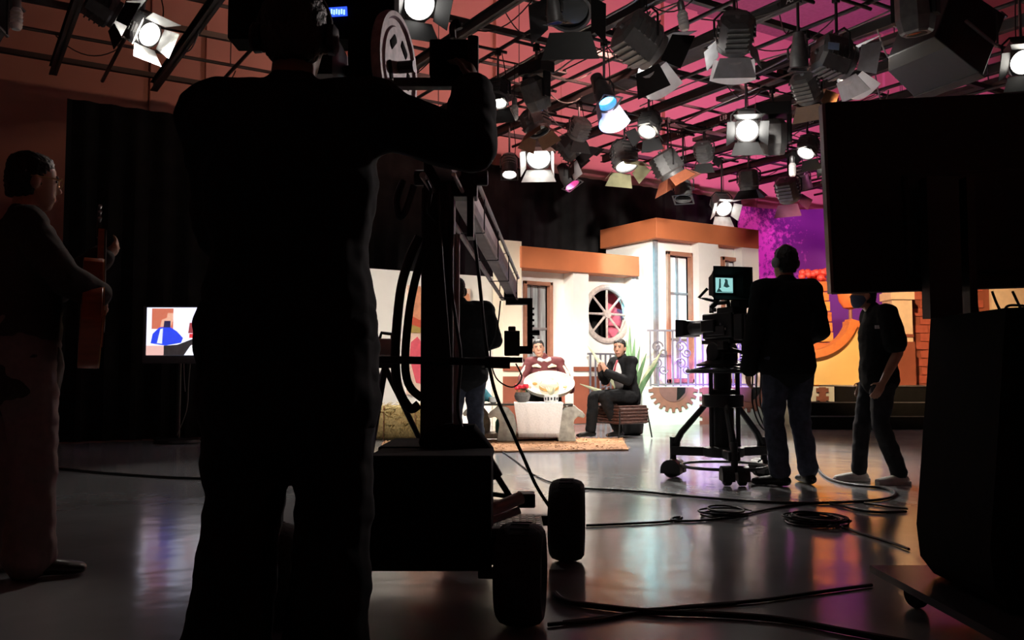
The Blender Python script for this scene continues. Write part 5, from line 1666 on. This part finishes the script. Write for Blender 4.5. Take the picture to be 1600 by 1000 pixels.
def hang(t, c, top, xdir, w, yoke=True):
    s_ = UP * top
    if yoke:
        mb = MB(); mb.tube([c + xdir * w, c + xdir * w + s_ * .7, c + xdir * w * .6 + s_, c - xdir * w * .6 + s_, c - xdir * w + s_ * .7, c - xdir * w], .012, 8); mb.build('yoke', DARKM, t)
    pz = c + s_
    mb = MB(); mb.cyl(pz, (pz.x, pz.y, GZ - .02), .016, n=8); mb.build('hanger', GREYM if int(c.x * 10) % 3 == 0 else DARKM, t)
    mb = MB(); mb.box((pz.x, pz.y, GZ - .04), (.06, .06, .09)); mb.build('clamp', DARKM, t, smooth=False)
    near = sorted(BEAMX, key=lambda q: abs(q - pz.x))[:2]
    mb = MB(); mb.cyl((min(near) - .06, pz.y, GZ - .022), (max(near) + .06, pz.y, GZ - .022), .021, n=8); mb.build('spreader_pipe', DARKM, t)
    a = c + Vector((.02, .02, .05)); e = Vector((pz.x + .12, pz.y + .1, GZ))
    mb = MB(); mb.tube(crom([a, a + Vector((.10, .08, -.05)), a.lerp(e, .6) + Vector((.14, .1, -.08)), e]), .007, 5); mb.build('power_cable', CABLE, t)


def fresnel(px, py, z, aim, s, label, on=None, gel=None, door=None, light=None, plate=False, open_=35, group=None, body_m=None):
    c = PZ(px, py, z)
    M_ = frame_of(c, aim)
    x = M_.to_3x3() @ Vector((1, 0, 0))
    t = thing('spotlight', label, 'spotlight', c)
    bm_ = body_m or LAMPM

    def rr(y, w, h):
        q = .3
        return [(w * a * s, y * s, h * b_ * s) for a, b_ in ((-1, -q), (-q - .3, -1), (q + .3, -1), (1, -q), (1, q), (q + .3, 1), (-q - .3, 1), (-1, q))]
    mb = MB(M_); mb.rings([rr(-.62, .30, .30), rr(-.55, .44, .46), rr(.15, .48, .50), rr(.22, .44, .46)]); hs = mb.build('housing', bm_, t, smooth=False)
    for k in range(4):
        mb = MB(M_); mb.box((0, (-.45 + .16 * k) * s, .52 * s), (.6 * s, .03 * s, .10 * s)); mb.build('cooling_fin', bm_, hs, smooth=False)
    for k in range(4):
        mb = MB(M_); mb.box((0, (-.42 + .16 * k) * s, -.50 * s), (.62 * s, .05 * s, .06 * s)); mb.build('vent_rib', bm_, hs, smooth=False)
        for q in (-1, 1):
            mb = MB(M_); mb.box((q * .49 * s, (-.42 + .16 * k) * s, 0), (.05 * s, .06 * s, .34 * s)); mb.build('vent_rib', bm_, hs, smooth=False)
    mb = MB(M_); mb.cyl((0, -.62 * s, 0), (0, -.70 * s, 0), .07 * s, .06 * s, 12); mb.build('focus_knob', GREYM, hs)
    mb = MB(M_); mb.bb((-.34 * s, -.635 * s, .10 * s), (.30 * s, -.62 * s, .24 * s)); mb.build('rear_label', GREYM, hs, smooth=False)
    if plate:
        mb = MB(M_); mb.box((.52 * s, -.2 * s, .02), (.004, .30 * s, .34 * s)); pt = mb.build('id_plate', mat('plate_grey', (.22, .22, .23), .5), hs, smooth=False)
        mb = MB(M_); mb.box((.525 * s, -.2 * s, .02), (.004, .15 * s, .17 * s)); mb.build('sticker', PAPER, pt, smooth=False)
    mb = MB(M_); mb.lathe([(.40 * s, .20 * s), (.46 * s, .22 * s), (.46 * s, .36 * s), (.40 * s, .36 * s), (.39 * s, .30 * s)], (0, 0, 0), (0, 1, 0), 24, cap=False); mb.build('lens_ring', bm_, t)
    mb = MB(M_); mb.lathe([(0, .325 * s), (.2 * s, .32 * s), (.39 * s, .29 * s), (.39 * s, .27 * s), (0, .27 * s)], (0, 0, 0), (0, 1, 0), 24)
    mb.build('lens', emis('lens_%s' % '_'.join('%.2f' % v for v in on), on[:3], on[3]) if on else GLASSD, t)
    dm = door or BLACK
    for k, (ax_, L) in enumerate((('t', .55), ('b', .55), ('l', .5), ('r', .5))):
        th = radians(open_ + 8 * (k % 2))
        o_ = {'t': Vector((0, .37, .44)), 'b': Vector((0, .37, -.44)), 'l': Vector((-.44, .37, 0)), 'r': Vector((.44, .37, 0))}[ax_] * s
        outw = {'t': Vector((0, 0, 1)), 'b': Vector((0, 0, -1)), 'l': Vector((-1, 0, 0)), 'r': Vector((1, 0, 0))}[ax_]
        alg = Vector((1, 0, 0)) if ax_ in 'tb' else Vector((0, 0, 1))
        d_ = Vector((0, cos(th), 0)) + outw * sin(th)
        w0, w1 = (.42, .60) if ax_ in 'tb' else (.36, .46)
        nrm = d_.cross(alg).normalized() * .004
        mb = MB(M_); mb.prism([(-w0 * s, 0), (w0 * s, 0), (w1 * s, L * s), (-w1 * s, L * s)], o_, alg, d_, nrm); mb.build('barn_door', dm, t, smooth=False)
    if gel:
        mb = MB(M_)
        n_ = 8
        pts = []
        for i in range(n_ + 1):
            a = -.75 + 1.5 * i / n_
            pts.append((a * .75, -.25 * cos(a * 1.6)))
        vs = [(u * s, .45 * s, -.30 * s + v * s) for u, v in pts] + [(u * 1.15 * s, 1.0 * s, -.48 * s + v * 1.3 * s) for u, v in pts]
        vs2 = [(a, b_, cc - .003) for a, b_, cc in vs]
        m1 = n_ + 1
        fs = [(i, i + 1, i + 1 + m1, i + m1) for i in range(n_)]
        fs += [tuple(q + 2 * m1 for q in reversed(f_)) for f_ in fs]
        mb.add(vs + vs2, fs); mb.build('diffusion_sheet', gel, t)
    hang(t, c, .72 * s, x, .56 * s)
    if light:
        tg, col, pw, ang = light
        d0 = (Vector(tg) - c).normalized()
        spot('beam_light', c + M_.to_3x3() @ Vector((0, .40 * s, 0)), tg, col, pw, ang, .6, .12, t)
    return t


def moving_head(px, py, z, aim, s, label, lens=None, light=None, sticker=False):
    c = PZ(px, py, z)
    M_ = frame_of(c, aim)
    x = M_.to_3x3() @ Vector((1, 0, 0))
    t = thing('moving_head', label, 'spotlight', c)
    mb = MB(M_); mb.rings([[(a * w * s, y * s, b_ * h * s) for a, b_ in ((-1, -.5), (-.5, -1), (.5, -1), (1, -.5), (1, .5), (.5, 1), (-.5, 1), (-1, .5))] for y, w, h in ((-.55, .22, .22), (-.42, .34, .34), (.1, .36, .36), (.38, .30, .30), (.42, .27, .27))]); hd_ = mb.build('head', LAMPM, t, smooth=False)
    mb = MB(M_); mb.lathe([(0, .45 * s), (.2 * s, .43 * s), (.23 * s, .40 * s), (0, .40 * s)], (0, 0, 0), (0, 1, 0), 20); mb.build('lens', emis('mlens_%.2f_%.2f' % (lens[0], lens[2]), lens[:3], lens[3]) if lens else GLASSD, hd_)
    for k in (-1, 1):
        p0 = c + x * k * .42 * s
        R_ = Matrix((x, x.cross(UP), UP)).transposed()
        mb = MB(); mb.box(p0 + UP * .26 * s, (.10 * s, .26 * s, .75 * s), R_); mb.build('yoke_arm', BLACK, t, smooth=False, bevel=.01)
    mb = MB(); mb.box(c + UP * .80 * s, (.94 * s, .60 * s, .34 * s), Matrix((x, x.cross(UP), UP)).transposed()); bs_ = mb.build('base', BLACK, t, smooth=False, bevel=.012)
    if sticker:
        nrm = -FW
        xr_ = RT
        mb = MB(M_); mb.box((0, -.50 * s, .30 * s), (.22 * s, .004, .22 * s), Matrix.Rotation(radians(40), 3, 'X')); mb.build('sticker', PAPER, hd_, smooth=False)
    hang(t, c, .97 * s, x, .3 * s, yoke=False)
    if light:
        tg, col, pw, ang = light
        spot('beam_light', c + M_.to_3x3() @ Vector((0, .48 * s, 0)), tg, col, pw, ang, .5, .05, t)
    return t


def par(px, py, z, aim, s, label, on=None, light=None, rings=0, gel=None, length=1.0):
    c = PZ(px, py, z)
    M_ = frame_of(c, aim)
    x = M_.to_3x3() @ Vector((1, 0, 0))
    t = thing('par_can', label, 'spotlight', c)
    L = length
    mb = MB(M_); mb.lathe([(.05 * s, -.75 * L * s), (.22 * s, -.70 * L * s), (.26 * s, -.45 * L * s), (.36 * s, -.1 * s), (.36 * s, .4 * s), (.33 * s, .4 * s), (.33 * s, 0)], (0, 0, 0), (0, 1, 0), 22, cap=False); cn = mb.build('can', LAMPM, t)
    for k in range(rings):
        mb = MB(M_); mb.lathe([(.27 * s, 0), (.36 * s, .01 * s), (.36 * s, .06 * s), (.27 * s, .07 * s)], (0, (-.62 + .16 * k) * L * s, 0), (0, 1, 0), 20, cap=False); mb.build('cooling_ring', STEEL, cn)
    mb = MB(M_); mb.lathe([(0, .18 * s), (.2 * s, .17 * s), (.33 * s, .12 * s), (.33 * s, .08 * s), (0, .08 * s)], (0, 0, 0), (0, 1, 0), 22); mb.build('lens', emis('plens_%s' % '_'.join('%.2f' % v for v in on), on[:3], on[3]) if on else GLASSD, t)
    mb = MB(M_)
    for a, b_ in (((-.42, -.42), (.42, -.36)), ((-.42, .36), (.42, .42)), ((-.42, -.42), (-.36, .42)), ((.36, -.42), (.42, .42))):
        mb.bb((a[0] * s, .40 * s, a[1] * s), (b_[0] * s, .43 * s, b_[1] * s))
    mb.build('filter_frame', DARKM, t, smooth=False)
    if gel:
        mb = MB(M_); n_ = 14
        rg = [[(r_ * s * cos(pi + pi * 1.1 * i / n_ - .2), y * s, r_ * s * sin(pi + pi * 1.1 * i / n_ - .2)) for i in range(n_ + 1)] for y, r_ in ((.36, .42), (1.25, .60))]
        rg += [[(a, b_, cc + .004) for a, b_, cc in r_] for r_ in reversed(rg)]
        m1 = n_ + 1
        mb.add([p for r_ in rg for p in r_], [(j * m1 + i, j * m1 + i + 1, (j + 1) * m1 + i + 1, (j + 1) * m1 + i) for j in (0, 2) for i in range(n_)])
        mb.build('gel_sheet', gel, t)
    hang(t, c, .62 * s, x, .42 * s)
    if light:
        tg, col, pw, ang = light
        spot('beam_light', c + M_.to_3x3() @ Vector((0, .47 * s, 0)), tg, col, pw, ang, .5, .08, t)
    return t


def bulb(px, py, z, label, tilt=0.0):
    c = PZ(px, py, z)
    t = thing('hanging_bulb', label, 'light bulb', c)
    ax_ = (UP + RT * tilt).normalized()
    mb = MB(); mb.lathe([(.0, -.17), (.035, -.165), (.05, -.14), (.05, .0), (.035, .03), (.03, .03), (0, .03)], c, ax_, 18); b_ = mb.build('bulb', mat('bulb_white', (.88, .86, .84), .45), t)
    for k in range(4):
        mb = MB(); mb.lathe([(.050, 0), (.054, .008), (.050, .016)], c + ax_ * (-.12 + .035 * k), ax_, 18, cap=False); mb.build('bulb_ridge', PAPER, b_)
    mb = MB(); mb.lathe([(.03, .03), (.036, .04), (.034, .12), (.015, .14), (0, .14)], c, ax_, 16); mb.build('socket', GREYM, t)
    e = c + ax_ * .14
    mb = MB(); mb.cyl(e, (e.x, e.y, GZ), .005, n=6); mb.build('cord', CABLE, t)
    near = sorted(BEAMX, key=lambda q: abs(q - e.x))[:2]
    mb = MB(); mb.cyl((min(near) - .05, e.y, GZ - .012), (max(near) + .05, e.y, GZ - .012), .012, n=6); mb.build('spreader_pipe', DARKM, t)


def softbox(px, py, z, aim, w, h, dp, label, m=None, roll=0.0):
    c = PZ(px, py, z)
    M_ = frame_of(c, aim)
    x = M_.to_3x3() @ Vector((1, 0, 0))
    t = thing('softlight', label, 'spotlight', c)
    m = m or BLACK
    mb = MB(M_); mb.rings([[(a * w / 2 * k, y, b_ * h / 2 * k) for a, b_ in ((-1, -1), (1, -1), (1, 1), (-1, 1))] for y, k in ((-dp, .72), (-dp * .8, .92), (0, 1.0))]); hs = mb.build('housing', m, t, smooth=False, bevel=.01)
    mb = MB(M_); mb.bb((-w * .46, .0, -h * .46), (w * .46, .008, h * .46)); mb.build('diffuser', GLASSD, t, smooth=False)
    for k in (-1, 1):
        mb = MB(M_); mb.bb((k * w / 2 - .01, -dp * .7, -.01), (k * w / 2 + .02, .03, .01)); mb.build('edge_rail', GREYM, hs, smooth=False)
        mb = MB(M_); mb.bb((-w / 2, -dp * .1, k * h / 2 - .008), (w / 2, .03, k * h / 2 + .012)); mb.build('edge_rail', GREYM if k > 0 else DARKM, hs, smooth=False)
    hang(t, c, h * .62, x, w * .54)
    return t


HOSTT = C(1.3, 11.7, .8)
LOWT = Vector((8.2, YW, 1.7))
LEFTT = Vector((6.2, YW, 1.3))
TOWT = Vector((11.9, YT, 2.3))
RSET = C(5.9, 14.7, 2.1)
W = (1, .93, .84)
BROWND = mat('door_brown', (.20, .10, .05), .5)
OLIVED = mat('door_olive', (.25, .24, .14), .5)

# near row
fresnel(224, 48, 4.3, cdir(.75, -.35, -.50), .30, 'lit barn-door spotlight at upper left above the guitarist', on=(1, .97, .9, 14), door=mat('door_white', (.6, .6, .58), .5), light=(C(-1.6, 7.0, 0), W, 120, 60))
fresnel(166, 14, 4.3, cdir(.75, .55, -.4), .30, 'dark spotlight turned away just left of the upper left lit lamp', on=(1, .95, .87, 16), light=(LEFTT, W, 4000, 50))
softbox(-24, 60, 4.1, cdir(.3, .8, -.5), .55, .75, .3, 'black box light at the top left corner')
bulb(26, 18, 4.05, 'white hanging bulb at the top left corner')
fresnel(650, 2, 4.15, cdir(.35, -.75, -.55), .34, 'bright white spotlight above the counterweight plate', on=(1, .96, .9, 16), light=(C(-1.75, 3.8, 1.15), (1, .85, .75), 190, 20))
fresnel(890, 4, 4.45, cdir(-.05, -.55, -.83), .48, 'large unlit round-lensed spotlight at the top centre')
par(866, 22, 4.05, cdir(.12, .15, -.98), .20, 'thin grey profile spot beside the large round spotlight', on=(.15, .2, .9, .6), length=1.6)
fresnel(1004, 68, 4.25, cdir(.78, .42, -.46), .46, 'large grey spotlight with pale diffusion sheet, upper centre', on=(1, .95, .87, 16), gel=GELW, body_m=mat('lamp_grey', (.24, .24, .24), .45, .4), light=(LOWT, W, 2900, 66))
bulb(1066, 22, 4.35, 'white hanging bulb right of the large grey spotlight', -.15)
fresnel(1148, 58, 4.2, cdir(.06, .80, -.58), .36, 'spotlight seen from behind with white sheet on its doors', on=(1, .95, .87, 16), gel=GELW, door=mat('door_pale', (.55, .56, .60), .6), light=(TOWT, W, 2100, 42))
fresnel(1308, 92, 4.2, cdir(.93, .25, -.22), .40, 'spotlight with big white gel sheet and blue tags, upper right', on=(1, .95, .87, 16), gel=GELW, door=mat('door_pale', (.5, .5, .5)), light=(RSET, (1, .62, .33), 3000, 46))
softbox(1500, 92, 4.15, cdir(.78, .30, -.42), .85, .75, .62, 'large black soft box light above the big monitor')
fresnel(1596, 92, 4.1, cdir(-.2, -.75, -.55), .32, 'bright spotlight half hidden behind the soft box light', on=(1, .95, .85, 14), light=(C(-.2, 3.3, 1.65), (1, .85, .82), 800, 17))
moving_head(1430, 22, 4.3, cdir(.1, .1, -1), .46, 'big dark moving head between gel sheet and soft box', sticker=True, light=(C(2.45, 14.9, .35), (.25, 1, .55), 1500, 12))
par(1248, 92, 4.2, cdir(.02, .1, -1), .26, 'grey profile spot hanging left of the blue-tagged spotlight', length=1.5)
fresnel(1262, 140, 4.2, cdir(.45, .55, -.6), .34, 'dark spotlight with brown door below the grey profile spot', door=BROWND)
fresnel(1000, -185, 4.25, cdir(.1, .85, -.5), .46, 'added key spotlight above the frame, front light for the host', on=(1, .95, .87, 16), light=(C(.9, 11.8, 1.0), W, 1700, 34))  # unseen lamp, added to give the host and table front light
# middle row
fresnel(778, 150, 4.3, cdir(-.15, -.35, -.92), .30, 'spotlight with white sticker beside the raised arm', on=(1, .95, .85, 6), plate=True)
bulb(804, 168, 4.3, 'white hanging bulb left of the blue-eyed moving head')
moving_head(838, 150, 4.25, cdir(.35, .35, -.85), .42, 'moving head with small blue light, left of centre', lens=(.1, .35, 1, 5), light=(Vector((10.6, 12.3, 2.4)), (.10, .75, 1), 4200, 15))
par(944, 150, 4.2, cdir(.25, -.45, -.85), .34, 'blue glowing par can with clear gel sheet at centre', on=(.05, .35, 1, 14), gel=mat('gel_clear', (.55, .50, .62), .3), length=1.4, light=(C(.4, 9.5, 0), (.1, .35, 1), 160, 40))
fresnel(1014, 198, 4.25, cdir(-.35, -.45, -.82), .30, 'spotlight with white sticker below the large grey one', on=(1, .93, .8, 8), plate=True, open_=45)
fresnel(1166, 200, 4.15, cdir(-.12, -.85, -.52), .36, 'brightest white spotlight at the centre right of the grid', on=(1, .97, .9, 30), light=(C(1.6, 9.6, 0), W, 1200, 65))
moving_head(1208, 218, 4.15, cdir(.05, .25, -.97), .52, 'big black moving head right of the brightest spotlight', sticker=True, light=(Vector((11.2, 11.6, .4)), (.40, .15, 1), 3600, 24))
fresnel(1262, 232, 4.25, cdir(-.45, -.35, -.82), .30, 'lit tilted spotlight right of the big moving head', on=(1, .95, .85, 9), open_=42)
bulb(1238, 258, 3.85, 'white hanging bulb below the tilted lit spotlight')
fresnel(1296, 262, 4.15, cdir(-.3, -.8, -.5), .24, 'small lit lamp at the left edge of the big monitor', on=(1, .95, .85, 9))
fresnel(838, 194, 4.35, cdir(.3, -.2, -.93), .36, 'spotlight with brown doors above the white soft lamp', door=BROWND)
# far row
fresnel(842, 240, 4.2, cdir(-.05, -.75, -.65), .44, 'white glowing square lamp left of centre over the set', on=(1, .97, .92, 14), door=mat('door_white', (.6, .6, .58), .5), open_=12, light=(C(.9, 10.6, 0), W, 1600, 70))
par(796, 262, 4.1, cdir(.0, -.35, -.93), .34, 'lit ringed par can just right of the operator\'s elbow', on=(1, .97, .92, 14), rings=4)
fresnel(896, 232, 4.4, cdir(.65, .1, -.75), .40, 'dark spotlight with white gel sheet over the low set', gel=GELW)
par(888, 278, 4.0, cdir(.45, -.25, -.86), .36, 'pink glowing par can in front of the black curtain', on=(1, .05, .35, 10), light=(Vector((8.5, 13.7, 3.4)), (1, .2, .5), 60, 60))
fresnel(976, 248, 4.15, cdir(.15, -.35, -.92), .40, 'lit spotlight with olive door at the back centre', on=(1, .95, .85, 8), door=OLIVED)
fresnel(1044, 262, 4.1, cdir(.5, .1, -.85), .42, 'dark spotlight with rust door near the back wall', door=mat('door_rust', (.45, .14, .07), .5))
par(1068, 298, 3.9, cdir(-.1, -.3, -.95), .40, 'dark par can left of the white barn-door lamp')
fresnel(1128, 322, 3.98, cdir(.15, -.80, -.58), .36, 'small bright barn-door lamp just over the tower cornice', on=(1, .97, .92, 16), door=mat('door_white', (.6, .6, .58), .5))
fresnel(1170, 285, 4.0, cdir(.1, .2, -.97), .34, 'dark narrow spotlight below the brightest spotlight')
fresnel(1232, 300, 3.95, cdir(.35, .5, -.78), .40, 'dark spotlight with purple doors before the purple backdrop', door=mat('door_plum', (.20, .05, .12), .5), light=(Vector((16.2, 13.0, 2.8)), (1, .14, .8), 420, 55))
par(1255, 283, 4.3, cdir(.3, .2, -.92), .38, 'par can with pale ribs in front of the purple backdrop', rings=3)
fresnel(905, 205, 4.45, cdir(-.3, .6, -.75), .30, 'small dark spotlight between blue lamp and gel sheet lamp')
fresnel(1100, 240, 4.45, cdir(.3, .6, -.75), .30, 'small dark spotlight left of the brightest spotlight')

# wall washers standing on the grid
for k, (x, col, pw) in enumerate(((3.5, (1, .50, .32), 85), (7.2, (1, .46, .38), 370), (10.2, (1, .38, .40), 480), (13.2, (1, .26, .58), 640), (16.4, (1, .22, .80), 720))):
    t = thing('wall_washer', ['leftmost', 'second', 'middle', 'fourth', 'rightmost'][k] + ' of five flat wash lights lying on the lighting grid', 'spotlight', (x, 8.6, GZ + .2))
    xb = min(BEAMX, key=lambda q: abs(q - x))
    mb = MB(); mb.box((x, 8.6, GZ + .30), (.5, .14, .16), Matrix.Rotation(radians(20), 3, 'X')); mb.build('housing', BLACK, t, smooth=False, bevel=.01)
    mb = MB(); mb.box((x, 8.675, GZ + .325), (.46, .006, .12), Matrix.Rotation(radians(20), 3, 'X')); mb.build('lens', emis('wash_%d' % k, col, 2), t, smooth=False)
    mb = MB(); mb.bb((x - .6, 8.57, GZ + .131), (x + .6, 8.63, GZ + .2)); mb.build('mount', DARKM, t, smooth=False)
    spot('beam_light', (x, 8.76, GZ + .36), (x + .6, YB, 6.6), col, pw, 110, .9, .1, t)

# ------------------------------------------------------------------ floor cables
def fcable(label, pts, r=.011, m=CABLE):
    mb = MB(); mb.tube(crom([PZ(x, y, r + .001) for x, y in pts]), r, 8)
    return tag(mb.build('floor_cable', m), label, 'cable')


fcable('long cable crossing the floor from far wheel to camera operator', [(912, 763), (1000, 768), (1120, 779), (1240, 786), (1330, 784), (1385, 779), (1399, 770), (1382, 763), (1330, 757), (1296, 748), (1281, 736), (1277, 726)], .009)
fcable('cable running from the crane wheel to the looped coil', [(916, 821), (985, 818), (1040, 815), (1062, 811), (1064, 808), (1052, 809), (1050, 813), (1070, 814), (1110, 812), (1160, 804), (1215, 793), (1262, 786)], .007)
fcable('thin cable making two bends near the monitor cart', [(1296, 786), (1330, 794), (1370, 800), (1416, 799)], .008)
fcable('thin upper cable running under the monitor cart', [(1350, 786), (1385, 791), (1418, 795)], .007)
fcable('thick black cable along the bottom of the floor', [(868, 928), (885, 940), (940, 948), (1020, 956), (1120, 960), (1220, 968), (1320, 986), (1440, 1008), (1560, 1030)], .011)
fcable('cable curving from near wheel towards the cart base', [(856, 976), (930, 969), (985, 959), (1060, 949), (1180, 939), (1280, 925), (1362, 914)], .007)
fcable('second thin cable branching beside the thick floor cable', [(880, 972), (960, 962), (1010, 953), (1075, 949), (1150, 943)], .006)
fcable('cable across the dark floor behind the guitarist', [(88, 731), (140, 737), (220, 743), (300, 747), (450, 750)], .011)
fcable('pair of leads from the bundle to the monitor cart', [(1315, 823), (1350, 835), (1390, 847), (1420, 858)], .007)
fcable('thin lead between coffee table and crane dolly', [(760, 690), (800, 716), (835, 742), (870, 756), (905, 762)], .006)


def coil(label, pxc, pyc, wpx, n, dx, seed):
    random.seed(seed)
    c = PZ(pxc, pyc, .012)
    d = (c - EYE).dot(FW)
    rx = wpx / F * d
    t = thing('cable_coil', label, 'cable', Vector((c.x, c.y, 0)), -YAW)
    for k in range(n):
        f1, f2 = random.uniform(.55, 1), random.uniform(.10, .26)
        o_ = Vector((random.uniform(-.2, .2) * rx, random.uniform(-.06, .06), .010 + .011 * (k % 4)))
        a0 = random.uniform(-.25, .25)
        pts = []
        for q in range(24):
            th = 2 * pi * q / 24
            x, y = rx * f1 * cos(th), .32 * f2 * 2.2 * sin(th)
            pts.append(c + RT * (o_.x + x * cos(a0) - y * sin(a0)) + FW * (o_.y + x * sin(a0) + y * cos(a0)) + UP * (o_.z - .012))
        mb = MB(); mb.tube(pts, .0055, 6, closed=True); mb.build('loop', CABLE, t)


coil('loose looped cable coil lying in the middle of the floor', 1128, 804, 42, 5, 0, 3)
coil('dense tied cable bundle on the floor beside the cart', 1272, 814, 50, 14, 0, 8)
coil('dark cable heap on the floor below the small monitor', 262, 688, 26, 6, 0, 13)

# blue tags on the upper right spotlight
tg = next(o for o in bpy.data.objects if 'blue tags' in str(o.get('label', '')))
for k in range(2):
    p = PZ(1291, 84 + 17 * k, 4.2) - FW * .22
    mb = MB(MC); q = MC.inverted() @ p
    mb.box(q, (.115, .006, .075), Matrix.Rotation(radians(6), 3, 'Y')); mb.build('blue_tag', mat('tag_blue', (.35, .55, .85), .5), tg, smooth=False)
GROUPS = {'spotlight': 'lamps on the lighting grid', 'light bulb': 'bulbs hanging from the lighting grid', 'cable': 'cables lying on the studio floor'}
for o in bpy.data.objects:
    if o.parent is None and o.get('category') in GROUPS:
        o['group'] = GROUPS[o['category']]
